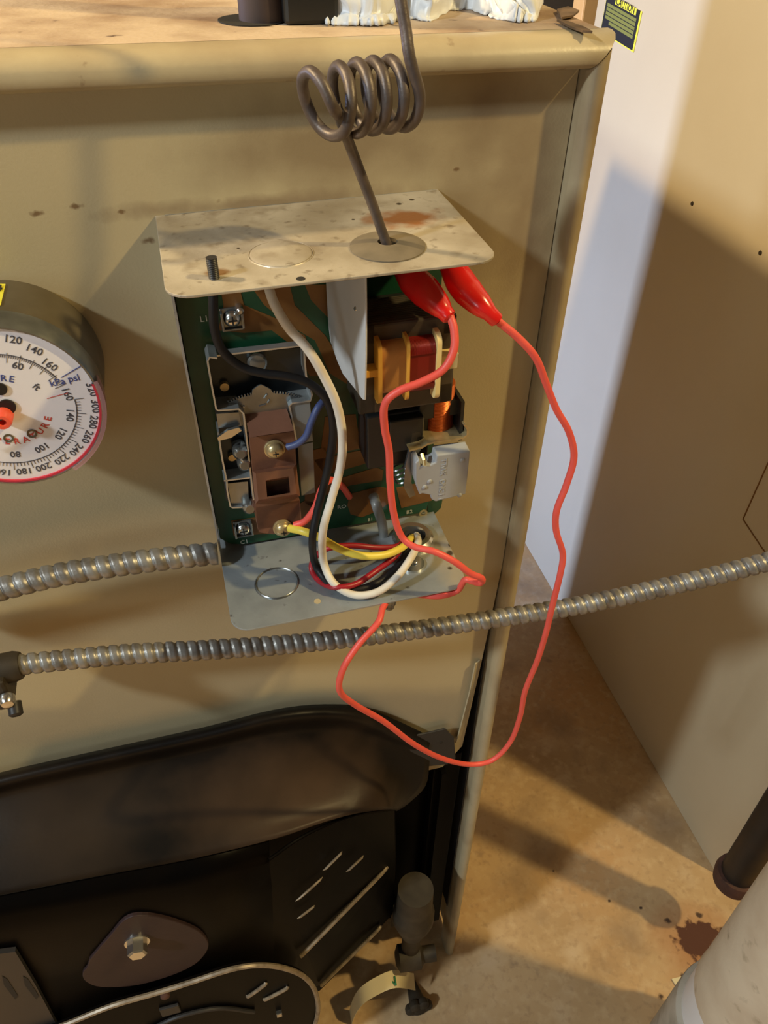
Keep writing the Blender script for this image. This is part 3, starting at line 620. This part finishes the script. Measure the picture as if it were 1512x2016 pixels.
bm = BM(); lathe_closed(bm, L(833, 1010, YP), (0, -1, 0), [(0, .0016), (0, .0030), (.0005, .0030), (.0005, .0016)], 24); part('solder_eyelet', bm, 'brass', pcb)
bm = BM(); prism(bm, [L(u, v, YP+.0018) for u, v in ((842, 985), (872, 980), (868, 1000), (842, 1025))], (0, .0016, 0)); part('board_corner', bm, 'pcb', pcb)
def term_screw(u, v, y=YP):
    c = L(u, v, y); bm = BM()
    box(bm, c+V((-.0058, 0, -.0055)), c+V((.0058, -.0015, .0055)), .0004); box(bm, c+V((-.0058, 0, -.0058)), c+V((-.0046, -.005, .0045)), .0003)
    box(bm, c+V((.0046, 0, -.0058)), c+V((.0058, -.004, .0045)), .0003); box(bm, c+V((-.005, -.001, -.0068)), c+V((.005, -.003, -.0055)), .0003)
    t = part('terminal', bm, 'zinc', pcb)
    return c
def screw_head(name, c, r, m, parent, n=V((0, -1, 0))):
    bm = BM(); h = r*.75
    lathe(bm, c, n, [(0, r*1.0), (h*.35, r), (h*.75, r*.82), (h, r*.5), (h*1.04, r*.2)], 24)
    o = part(name, bm, m, parent, smooth=True)
    return o
for u, v in ((456, 623), (478, 1036)):
    c = term_screw(u, v); screw_head('terminal_screw', c+V((0, -.002, 0)), .0044, 'bright', pcb)
    bm = BM(); k = c+V((0, -.0053, 0)); box(bm, k+V((-.0024, 0, -.0004)), k+V((.0024, -.0004, .0004))); box(bm, k+V((-.0004, 0, -.0024)), k+V((.0004, -.0004, .0024))); part('screw_cross', bm, 'dark', pcb)
bm = BM(); lathe(bm, L(470, 603, YP), (0, -1, 0), [(0, .002), (.006, .002), (.007, .001)], 16); part('solder_pin', bm, 'bright', pcb, smooth=True)

# temperature limit control: bracket, gear sector, brown block
YK = -.030
bm = BM(); prism(bm, [L(u, v, YK) for u, v in ((411, 703), (596, 684), (602, 740), (614, 780), (612, 800), (575, 960), (490, 1000), (445, 985), (428, 850))], (0, .0012, 0)); lim = part('limit_control', bm, 'darkzinc')
def SL(name, pts, y0, y1, m='edgest', th=.0009):      # a bent edge standing off the board from depth y0 to y1
    bm = BM(); P = [L(u, v, y1) for u, v in pts]; strip(bm, P, (0, y0-y1, 0), th); return part(name, bm, m, lim)
SL('bracket_edge', [(412, 704), (470, 697), (530, 690), (590, 683), (597, 690)], YK, YK-.005)
SL('bracket_edge', [(428, 704), (412, 702), (407, 712), (416, 765), (424, 806), (430, 810), (470, 807), (478, 815), (486, 880), (494, 950), (498, 985)], YK, YK-.013)
SL('bracket_edge', [(428, 850), (436, 905), (445, 948), (446, 968), (452, 998), (458, 1001), (482, 1000)], YK, YK-.010)
SL('bracket_edge', [(441, 948), (492, 942)], YK, YK-.010)
SL('bracket_edge', [(597, 690), (601, 740), (613, 778), (611, 788), (575, 793), (568, 800), (576, 835), (582, 868)], YK, YK-.012)
bm = BM(); prism(bm, [L(u, v, YK-.011) for u, v in ((569, 797), (610, 790), (616, 868), (584, 874))], (0, .0008, 0)); part('clear_guard', bm, 'clear', lim)
bm = BM(); prism(bm, [L(u, v, YK-.011) for u, v in ((586, 878), (616, 871), (620, 970), (594, 976))], (0, .0008, 0)); part('clear_guard', bm, 'clear', lim)
bm = BM(); prism(bm, [L(u, v, YK-.010) for u, v in ((426, 815), (470, 812), (476, 838), (430, 843))], (0, .0008, 0)); part('cross_plate', bm, 'zinc', lim); bm = BM(); prism(bm, [L(u, v, YK-.008) for u, v in ((448, 952), (488, 948), (490, 990), (456, 996))], (0, .0008, 0)); part('cross_plate', bm, 'zinc', lim)
c = L(505, 711, YK); bm = BM(); lathe(bm, c, (0, -1, .3), [(0, .0052), (.004, .0052), (.0055, .004), (.006, .001)], 24); part('adjuster_stud', bm, 'bright', lim, smooth=True)
bm = BM(); lathe(bm, L(441, 757, YK), (0, -1, 0), [(0, .0024), (.003, .0024)], 16); part('brass_pin', bm, 'brass', lim, smooth=True)
bm = BM(); lathe(bm, L(456, 896, YK), (0, -1, 0), [(0, .0022), (.003, .0022)], 16); part('brass_pin', bm, 'brass', lim, smooth=True)
for u, v, r, h in ((470, 878, .0042, .012), (478, 900, .0040, .012), (488, 985, .0042, .012)):
    bm = BM(); lathe(bm, L(u, v, YK-.003), (0, -1, .2), [(0, r), (h*.8, r), (h, r*.6)], 20); part('pivot', bm, 'bright', lim, smooth=True)
bm = BM(); prism(bm, [L(u, v, YK-.014) for u, v in ((428, 862), (448, 848), (470, 842), (476, 848), (455, 862), (430, 868))], (0, .002, 0)); part('spring_washer', bm, 'bright', lim)
# gear sector
gy = YK-.007; gcn = L(522, 905, gy); R1 = (L(505, 770, gy)-gcn).length; pts = []
a0 = math.atan2((L(452, 796, gy)-gcn).x, (L(452, 796, gy)-gcn).z); a1 = math.atan2((L(588, 788, gy)-gcn).x, (L(588, 788, gy)-gcn).z); n = 26
for k in range(n):
    a = a0+(a1-a0)*k/n; b = a+(a1-a0)/n*.5; u = abs((k+.5)/n-.47)
    ex = .0035*max(0, 1-u/.13) if u < .13 else 0
    if u < .13: pts.append(gcn+V((math.sin(a), 0, math.cos(a)))*(R1+.001+ex)); continue
    pts += [gcn+V((math.sin(a), 0, math.cos(a)))*(R1-.0013), gcn+V((math.sin(a), 0, math.cos(a)))*R1, gcn+V((math.sin(b), 0, math.cos(b)))*R1, gcn+V((math.sin(b), 0, math.cos(b)))*(R1-.0013)]
pts += [gcn+V((math.sin(a1), 0, math.cos(a1)))*(R1*.45), gcn+V((math.sin(a0), 0, math.cos(a0)))*(R1*.45)]
bm = BM(); prism(bm, pts, (0, -.001, 0)); part('gear_sector', bm, 'zinc', lim, bevel=.0002)
bm = BM()
for (u0, v0, u1, v1) in ((520, 784, 526, 776), (510, 800, 524, 796), (531, 787, 527, 793), (466, 800, 470, 800), (478, 800, 482, 800)):
    p, q = L(u0, v0, gy-.0012), L(u1, v1, gy-.0012); tube(bm, [p, q], .0005, 6)
part('gear_stamp', bm, 'bright', lim)
# brown phenolic block
def Y(d): return YK-d
blk = BM()
prism(blk, [L(u, v, Y(.016)) for u, v in ((491, 862), (579, 849), (592, 1028), (508, 1043))], (0, .016, 0))
ptsA = [L(480, 808, Y(.006)), L(562, 797, Y(.006)), L(579, 848, Y(.020)), L(492, 861, Y(.020))]
base = [p.copy() for p in ptsA]
for p in base: p.y = YK
A = [blk.verts.new(p) for p in ptsA]; B = [blk.verts.new(p) for p in base]
blk.faces.new(A); blk.faces.new(B[::-1])
for i in range(4): blk.faces.new((A[i], A[(i+1) % 4], B[(i+1) % 4], B[i]))
bb = part('brown_block', blk, 'phen', lim)
fr_o = [(497, 927), (583, 913), (591, 977), (503, 992)]; fr_i = [(523, 946), (568, 938), (571, 970), (526, 978)]
bm = BM(); O0 = [bm.verts.new(L(u, v, Y(.016))) for u, v in fr_o]; O1 = [bm.verts.new(L(u+(544-u)*.14, v+(955-v)*.2, Y(.022))) for u, v in fr_o]; I1 = [bm.verts.new(L(u, v, Y(.022))) for u, v in fr_i]; I0 = [bm.verts.new(L(u+1, v+6, Y(.012))) for u, v in fr_i]
for i in range(4):
    j = (i+1) % 4
    for a, b in ((O0, O1), (O1, I1), (I1, I0)): bm.faces.new((a[i], a[j], b[j], b[i]))
part('window_frame', bm, 'phen', lim)
bm = BM(); prism(bm, [L(u, v, Y(.0165)) for u, v in fr_i], (0, .001, 0)); part('window_recess', bm, 'phend', lim)
for u, v in ((540, 882), (556, 1037)):
    c = L(u, v, Y(.016)); bm = BM(); lathe(bm, c, (0, -1, .1), [(0, .0058), (.0016, .0058), (.002, .005)], 28); part('screw_washer', bm, 'brass', lim, smooth=True)
    screw_head('brass_screw', c+V((0, -.0018, 0)), .0048, 'brass', lim)
    k = c+V((0, -.0056, -.0004)); bm = BM(); box(bm, k+V((-.0016, .0004, -.0003)), k+V((.0016, -.0002, .0003))); box(bm, k+V((-.0003, .0004, -.0016)), k+V((.0003, -.0002, .0016))); part('screw_slot', bm, 'dark', lim)
bm = BM(); prism(bm, [L(u, v, Y(.016)) for u, v in ((500, 1000), (590, 985), (594, 1028), (540, 1052), (510, 1048))], (0, .012, 0)); part('lower_block', bm, 'phen', lim)

# transformer
YT = -.062
def TX(u, v, y=YT): return L(u, v, y)
fa = L(718, 640, -.079); ba = L(645, 620, -.026)
x0, x1 = fa.x+(ba.x-fa.x)*(.017/.053)+.0022, TX(890, 790).x; zt, zb2 = TX(800, 632).z, TX(790, 806).z
bm = BM(); yb = -.034
box(bm, (x0, YT, zb2), (x1, yb, zb2+.013), .0012); box(bm, (x0, YT, zt-.011), (x1, yb, zt), .0012)
box(bm, (x0, YT, zb2), (x0+.010, yb, zt), .0012); box(bm, (x1-.008, YT, zb2), (x1, yb, zt), .0012); box(bm, (x0+.008, -.046, zb2+.01), (x1-.006, -.038, zt-.009))
tr_ = part('transformer', bm, 'iron')
for k in range(14):
    y = YT+.0012+k*.0019
    bm = BM(); box(bm, (x0+.002, y, zt-.0005), (x1-.002, y+.0012, zt+.00025)); part('lamination', bm, 'iron', tr_)
bm = BM(); box(bm, (x0+.004, yb, zb2+.004), (x1-.004, YP, zt-.004), .001); part('mounting_frame', bm, 'blackpl', tr_)
yc = YT-.008
def zz(v, u, y=yc): return L(u, v, y).z
def xx(u, v=730, y=yc): return L(u, v, y).x
def rr_prism(bm, xa, xb, za, zb_, y_front, y_back, r=.004):
    p = [V((0, a.x, a.y)) for a in rrect(y_front, y_back, za, zb_, r, 0, (1, 0, 0, 1), 6)]
    return prism(bm, [V((xa, q.y, q.z)) for q in p], (xb-xa, 0, 0))
bm = BM(); rr_prism(bm, xx(744), xx(752), zz(800, 744), zz(676, 748), yc-.001, YT+.014, .005); part('bobbin_flange', bm, 'bobbin2', tr_, smooth=True)
bm = BM(); rr_prism(bm, xx(800), xx(806), zz(792, 800), zz(668, 804), yc-.001, YT+.014, .005); part('bobbin_flange', bm, 'bobbin2', tr_, smooth=True)
bm = BM(); rr_prism(bm, xx(858), xx(867), zz(788, 860), zz(660, 862), yc-.001, YT+.014, .005); part('bobbin_flange', bm, 'bobbin', tr_, smooth=True)
bm = BM(); rr_prism(bm, xx(752), xx(800), zz(783, 770), zz(684, 770), yc+.0008, YT+.014, .006); part('winding', bm, 'tape', tr_, smooth=True, label='amber taped winding')
bm = BM(); rr_prism(bm, xx(806), xx(858), zz(778, 830), zz(676, 830), yc+.0008, YT+.014, .006); part('winding', bm, 'redcoil', tr_, smooth=True, label='dark red enamelled wire winding')
bm = BM()
for k in range(22):
    x = xx(807)+(xx(857)-xx(807))*(k+.5)/22; p = rrect(yc+.0003, YT+.014, zz(778, 830)+.0004, zz(676, 830)-.0004, .006, 0, (1, 0, 0, 1), 5)
    tube(bm, [V((x, q.x, q.y)) for q in p], .00042, 5)
o = part('wire_turns', bm, 'redcoil', tr_, smooth=True); o['kind'] = 'stuff'
bm = BM(); a = L(716, 742, yc+.003); b = L(745, 724, yc+.003); box(bm, (fa.x+(ba.x-fa.x)*.2+.0015, yc+.001, a.z), (b.x+.001, YT+.006, b.z), .0004); part('bobbin_tab', bm, 'bobbin2', tr_)
a = L(866, 728, yc+.003); b = L(903, 694, yc+.003); bm = BM(); box(bm, (a.x-.001, yc+.002, a.z), (b.x, YT+.006, b.z), .0006); part('bobbin_tab', bm, 'bobbin', tr_)
# grey insulating plate
fa = L(718, 640, -.079); ba = L(645, 620, -.026); hd = V((ba.x-fa.x, ba.y-fa.y, 0)); hd.normalize(); pn = V((hd.y, -hd.x, 0))
def onplate(u, v):
    o, d = ray(u, v); o = RBi@o; d = RBi@d; return o+d*((fa-o).dot(pn)/d.dot(pn))
sx = fa.x
P1 = [onplate(u, v) for u, v in ((719, 560), (719, 700), (717, 788))]
poly = [onplate(u, v) for u, v in ((646, 640), (650, 672), (664, 712), (675, 737), (700, 768), (713, 786), (717, 788), (719, 700), (719, 600))]
poly = poly + [V((poly[-1].x, poly[-1].y, -.004)), V((poly[0].x, poly[0].y, -.004))]
bm = BM(); prism(bm, poly, pn*.0011); sh = part('insulating_plate', bm, 'shield', tr_, bevel=.0003, label='light grey upright insulating plate')
bm = BM(); lathe(bm, onplate(700, 608), (-1, -.4, 0), [(0, .0012), (.0006, .0008)], 12); part('rivet', bm, 'bright', tr_, smooth=True)

# relay under the transformer
bm = BM(); a = L(722, 822, -.046); b = L(842, 906, -.046); box(bm, (a.x, -.046, b.z), (b.x, YP, a.z), .001)
box(bm, (L(765, 822, -.05).x, -.052, L(820, 880, -.05).z), (L(832, 880, -.05).x, YP, a.z-.001), .001); rel = part('relay', bm, 'blackpl')
ry = -.052; ca, cbm = L(842, 862, ry), L(905, 806, ry); cx = (ca.x+cbm.x)/2; cr = (cbm.x-ca.x)/2
bm = BM(); lathe(bm, (cx, ry+.012, ca.z-.001), (0, 0, 1), [(0, cr), (.030, cr)], 40); part('relay_coil', bm, 'coppercoil', rel, smooth=True)
bm = BM()
for k in range(36): 
    z = ca.z-.001+.03*(k+.5)/36; lathe_closed(bm, (cx, ry+.012, z), (0, 0, 1), [(-.0003, cr), (0, cr+.0004), (.0003, cr), (0, cr-.0003)], 28)
o = part('wire_turns', bm, 'coppercoil', rel, smooth=True); o['kind'] = 'stuff'
bm = BM(); box(bm, (cbm.x, ry+.02, ca.z-.004), (cbm.x+.002, ry-.002, cbm.z+.006)); box(bm, (ca.x-.004, ry+.004, cbm.z-.006), (cbm.x, YP, cbm.z+.004)); part('coil_frame', bm, 'blackpl', rel)
yy = -.058; bm = BM(); strip(bm, [L(u, v, yy) for u, v in ((913, 838), (919, 846), (919, 856), (912, 861), (890, 865), (858, 869), (842, 873), (830, 880), (806, 886))], (0, .024, 0), .0012); part('yoke', bm, 'brass', rel)
bm = BM(); prism(bm, [L(u, v, yy+.004) for u, v in ((806, 884), (832, 878), (824, 893), (821, 915), (812, 918), (810, 950), (818, 975), (806, 980), (795, 960), (798, 918))], (0, .002, 0)); part('armature', bm, 'zinc', rel)
bm = BM(); prism(bm, [L(u, v, yy+.006) for u, v in ((812, 853), (826, 850), (833, 868), (808, 876))], (0, .004, 0)); part('armature_tip', bm, 'iron', rel)
for k, (u, v) in enumerate(((781, 908), (785, 916), (789, 924), (793, 932))):
    bm = BM(); lathe_closed(bm, L(u, v+8, -.044), (.35, -.1, -.9), [(-.0004, .0050), (.0002, .0056), (.0008, .0050), (.0002, .0044)], 24); part('spring_turn', bm, 'zinc', rel, smooth=True)
# grey contact cover
yv = -.064
face = [(818, 912), (826, 905), (829, 918), (848, 916), (858, 911), (860, 897), (926, 888), (922, 930), (917, 973), (858, 988), (850, 984), (847, 975), (832, 972), (826, 974), (818, 950)]
bm = BM(); prism(bm, [L(u, v, yv) for u, v in face], (0, .009, .001)); cov = part('contact_cover', bm, 'grey', rel, bevel=.0007, label='grey plastic cover with moulded lettering')
bm = BM(); n = 'TTWK DNC1I'
for i, ch in enumerate(n):
    t = i/(len(n)-1); text_bm(bm, ch, .0046, L(874-6*t, 907+75*t, yv-.0001), (0, 0, -1), (1, 0, 0), .0002)
part('moulded_lettering', bm, 'grey', rel)
for u, v in ((911, 906), (905, 975), (846, 948), (836, 959)):
    bm = BM(); lathe(bm, L(u, v, yv), (0, -1, 0), [(0, .0016), (.0005, .0012), (.0007, .0005)], 14); part('dimple', bm, 'grey', rel, smooth=True)
bm = BM(); tube(bm, [L(830, 893, yv+.004), L(834, 906, yv+.001), L(835, 916, yv-.0005)], .0011, 8); part('contact_pin', bm, 'brass', rel)
bm = BM(); tube(bm, spline([L(735, 976, -.026), L(742, 998, -.034), L(752, 1030, -.036), L(756, 1062, -.034)], 5), .0032, 10); part('clear_sleeve', bm, 'clear', pcb, smooth=True)

# ------------------------------------------------------------------ wires (each one a thing)
def wire(name, pts, r, m, label):
    P = [WB(p[0], p[1], p[2]) if len(p) == 3 else WB(p[0], p[1], -bh+p[2], 2) for p in pts]
    o = obj(name, tube(BM(), spline(P, 8), r, 10), m, smooth=True); return single(o, label, 'wire', 'wires in the open control box')
R_ = .0021
wire('wire', [(527, 560, -.060), (540, 598, -.066), (568, 645, -.070), (608, 690, -.072), (640, 745, -.074), (664, 800, -.074), (674, 860, -.074), (670, 920, -.074), (652, 985, -.076), (636, 1045, -.079), (636, 1100, .022, 1), (652, 1142, .010, 1), (682, 1166, .0045, 1), (714, 1172, .0035, 1), (750, 1162, .006, 1), (784, 1133, .012, 1), (808, 1100, .016, 1), (822, 1072, .012, 1), (822, 1058, .004, 1), (818, 1052, -.004, 1)], R_*1.12, 'white', 'white wire looping down the board over the other wires')
wire('wire', [(420, 560, -.055), (420, 610, -.056), (423, 650, -.056), (438, 690, -.056), (475, 722, -.056), (520, 735, -.058), (570, 742, -.060), (612, 757, -.062), (645, 790, -.064), (656, 840, -.064), (650, 900, -.064), (638, 955, -.066), (624, 1010, -.069), (615, 1062, -.073), (620, 1108, .016, 1), (640, 1140, .008, 1), (668, 1158, .0028, 1), (708, 1160, .0024, 1), (752, 1142, .0026, 1), (785, 1112, .006, 1), (803, 1082, .010, 1), (808, 1060, .003, 1), (808, 1054, -.004, 1)], R_*1.1, 'blackw', 'black wire curving across the limit control and down beside the white wire')
wire('wire', [(570, 1040, -.052), (600, 1047, -.060), (632, 1060, .034, 1), (672, 1082, .026, 1), (712, 1094, .022, 1), (755, 1093, .019, 1), (788, 1080, .016, 1), (806, 1064, .009, 1), (811, 1056, -.003, 1)], R_*1.15, 'yellow', 'yellow wire from the lower brass screw to the conduit fitting')
wire('wire', [(580, 1034, -.052), (600, 1026, -.054), (620, 1000, -.055), (634, 962, -.052), (650, 945, -.046), (672, 956, -.034), (688, 978, -.024)], R_, 'red', 'short bright red wire behind the white wire on the board')
wire('wire', [(566, 880, -.052), (585, 874, -.054), (603, 858, -.055), (614, 828, -.054), (628, 800, -.052), (645, 785, -.044), (660, 790, -.030)], R_*.95, 'blue', 'blue wire from the upper brass screw')
wire('wire', [(798, 1062, .000, 1), (780, 1076, .008, 1), (740, 1078, .014, 1), (690, 1074, .018, 1), (645, 1080, .018, 1), (620, 1098, .010, 1), (614, 1122, .0026, 1), (632, 1146, .0022, 1), (660, 1156, .007, 1), (700, 1150, .0065, 1), (740, 1124, .006, 1), (775, 1098, .009, 1), (796, 1072, .008, 1), (802, 1058, -.003, 1)], R_*.9, 'dred', 'dark red wire coiled under the yellow wire')

# ------------------------------------------------------------------ jumper lead
jl = thing('jumper_lead', 'red jumper lead with two red boots clipped under the top flange', 'cable', WB(880, 620, -.07))
P = [(886, 622, -.080), (894, 650, -.084), (893, 690, -.088), (872, 728, -.090), (830, 752, -.090), (785, 770, -.089), (758, 795, -.088), (757, 840, -.086), (766, 890, -.084), (768, 950, -.083), (775, 1010, -.083), (790, 1055, -.085), (815, 1076, -.090), (855, 1086, -.096), (895, 1106, -.100), (925, 1128, -.102), (944, 1136, -.102), (950, 1142, -.101), (944, 1148, -.099), (928, 1144, -.097), (915, 1142, -.0945)]
P2 = [(900, 1163, 0), (868, 1173, 0), (835, 1172, 0), (800, 1168, 0), (774, 1172, 0), (754, 1196, -.094), (744, 1226, -.104), (705, 1270, -.11), (675, 1318, -.115), (669, 1360, -.115), (700, 1388, -.11), (755, 1420, -.105), (815, 1465, -.10), (870, 1493, -.095), (925, 1505, -.09), (970, 1496, -.09), (1005, 1460, -.09), (1024, 1410, -.09), (1034, 1360, -.092), (1058, 1300, -.094), (1075, 1245, -.096), (1088, 1190, -.096), (1103, 1130, -.095), (1108, 1090, -.093), (1095, 1045, -.091), (1096, 1005, -.09), (1115, 955, -.088), (1130, 900, -.086), (1120, 850, -.085), (1095, 805, -.084), (1075, 755, -.083), (1055, 705, -.082), (1020, 665, -.080), (980, 632, -.078)]
pw = [WB(*p) for p in P]
# underside run stays just below the bottom flange
pw2 = []
for i, (u, v, y) in enumerate(P2):
    pw2.append(WB(u, v, y) if i > 4 else WB(u, v, -bh-.0040-.0002*i, 2))
obj('lead_wire', tube(BM(), spline(pw+pw2, 8), .0020, 10), 'red', jl, smooth=True)
def boot(pts):
    C_ = spline([WB(*p[:3]) for p in pts], 6); rs = [p[3] for p in pts]; r = []
    for i in range(len(rs)-1):
        for k in range(6): r.append(rs[i]+(rs[i+1]-rs[i])*k/6)
    r.append(rs[-1]); return tube(BM(), C_, r, 20)
bo = [(795, 525, -.046, .0060), (815, 552, -.055, .0078), (838, 575, -.064, .0078), (862, 599, -.073, .0060), (876, 615, -.078, .0041), (884, 624, -.080, .0038), (886, 626, -.0805, .0026)]
obj('clip_boot', boot(bo), 'boot', jl, smooth=True)
bo = [(888, 520, -.052, .0062), (905, 552, -.060, .0074), (922, 575, -.066, .0074), (946, 600, -.073, .0060), (964, 617, -.077, .0040), (977, 630, -.078, .0038), (980, 633, -.0785, .0026)]
obj('clip_boot', boot(bo), 'boot', jl, smooth=True)

# ------------------------------------------------------------------ flexible metal conduits
def flex(path, r, pitch, amp, seg=28, step=9):
    # resample to equal steps, then a helical ridge profile
    d = [0]
    for a, b in zip(path, path[1:]): d.append(d[-1]+(b-a).length)
    n = int(d[-1]/(pitch/step)); pts = []; j = 0
    for i in range(n+1):
        s = d[-1]*i/n
        while j < len(d)-2 and d[j+1] < s: j += 1
        pts.append(path[j].lerp(path[j+1], (s-d[j])/max(1e-9, d[j+1]-d[j])))
    bm = BM(); nn = None; rings = []
    for i, p in enumerate(pts):
        t = (pts[min(i+1, n)]-pts[max(i-1, 0)]).normalized()
        if nn is None: nn = t.cross(V((0, 0, 1))).normalized()
        nn = (nn-t*nn.dot(t)).normalized(); bb = t.cross(nn); ringv = []
        for k in range(seg):
            a = 2*math.pi*k/seg; ph = (i/step - k/seg) % 1.0
            h = min(1, ph/.16, (1-ph)/.34)**.7 if ph < .97 else 0
            ringv.append(bm.verts.new(p+(nn*math.cos(a)+bb*math.sin(a))*(r-amp+amp*h)))
        rings.append(ringv)
    for i in range(n):
        for k in range(seg): bm.faces.new((rings[i][k], rings[i][(k+1) % seg], rings[i+1][(k+1) % seg], rings[i+1][k]))
    bm.faces.new(rings[0][::-1]); bm.faces.new(rings[-1]); return bm
pa = spline([W(-260, 1225, -.030), W(-120, 1190, -.030), W(0, 1160, -.030), W(100, 1135, -.030), W(200, 1117, -.031), W(300, 1103, -.032), W(400, 1092, -.032), W(428, 1089, -.032)], 12)
o = obj('flexible_conduit', flex(pa, .0073, .0079, .0019), 'conduit', smooth='all'); single(o, 'grey flexible metal conduit entering the left side of the control box', 'conduit', 'flexible metal conduits')
pb = spline([W(38, 1309, -.040), W(100, 1302, -.040), W(250, 1288, -.042), W(400, 1280, -.044), W(550, 1270, -.046), W(700, 1255, -.048), W(850, 1236, -.050), W(1000, 1214, -.056), W(1150, 1190, -.064), W(1300, 1158, -.074), W(1420, 1130, -.084), W(1560, 1092, -.096), W(1700, 1050, -.11)], 12)
o = obj('flexible_conduit', flex(pb, .0068, .0070, .0018), 'conduit', smooth='all'); single(o, 'long grey flexible metal conduit crossing below the control box to the right', 'conduit', 'flexible metal conduits')
cn = thing('conduit_connector', 'dark metal conduit connector with clamp screw at the left edge', 'connector', W(10, 1350, -.03))
a = W(42, 1309, -.040); bm = BM(); lathe(bm, a, (-1, -.02, -.02), [(0, .0085), (.004, .0098), (.02, .0098), (.022, .012), (.035, .012)], 20); obj('clamp_barrel', bm, 'valve', cn, smooth=True)
bm = BM(); box(bm, W(-20, 1290, -.03), W(30, 1395, -.055), .002); obj('clamp_block', bm, 'valve', cn)
c = W(14, 1372, -.055); bm = BM(); lathe(bm, c, (.1, -1, -.1), [(0, .0048), (.004, .0048), (.006, .0035), (.0065, .001)], 16); obj('clamp_screw', bm, 'bright', cn, smooth=True)
bm = BM(); lathe(bm, c+V((0, .006, -.0135)), (.1, -.9, -.5), [(0, .0044), (.008, .0044), (.009, .003)], 16); obj('screw_tip', bm, 'slate', cn, smooth=True)

# ------------------------------------------------------------------ coiled capillary tube
axd = V((-.965, -.25, -.05)).normalized(); upc = V((0, -.15, 1)); upc = (upc-axd*upc.dot(axd)).normalized(); frc = upc.cross(axd)
if frc.y > 0: frc = -frc
cp = [V((.075, .02, 1.2)), V((.085, .0, .7)), V((.09, -.03, .40)), V((.093, -.05, .25)), W(772, -160, -.066), W(781, -70, -.070), W(789, 0, -.074), W(799, 60, -.077), W(807, 115, -.080)]
cus = [(0, 796, 184, -.069), (1, 766, 187, -.069), (2, 733, 190, -.070), (3, 702, 194, -.070), (3.9, 670, 201, -.072), (4.25, 646, 205, -.077), (4.6, 618, 207, -.082), (4.85, 620, 207, -.080), (5, 632, 207, -.078), (5.3, 650, 207, -.076)]
def ctr(t):
    for a, b in zip(cus, cus[1:]):
        if t <= b[0]:
            k = (t-a[0])/(b[0]-a[0]); return W(*[a[i]+(b[i]-a[i])*k for i in (1, 2, 3)])
    return W(*cus[-1][1:])
hel = []
for k in range(0, int(5.02*24)+1):
    t = k/24; a = math.radians(75)+2*math.pi*t; rr_ = .0122 if t < 4.2 else .0112
    hel.append(ctr(t)+(upc*math.cos(a)+frc*math.sin(a))*rr_)
down = [W(668, 228, -.079), W(681, 265, -.073), W(698, 310, -.068), W(717, 360, -.066), W(736, 410, -.065), W(750, 450, -.0645)]
full = spline(cp+hel[::3]+down+[RB @ (gc+V((0, 0, .0002)))], 6)
ct = obj('capillary_tube', tube(BM(), full, .0023, 12), 'tube', smooth=True)
single(ct, 'brown capillary tube coiled in loops above the control box', 'tube')
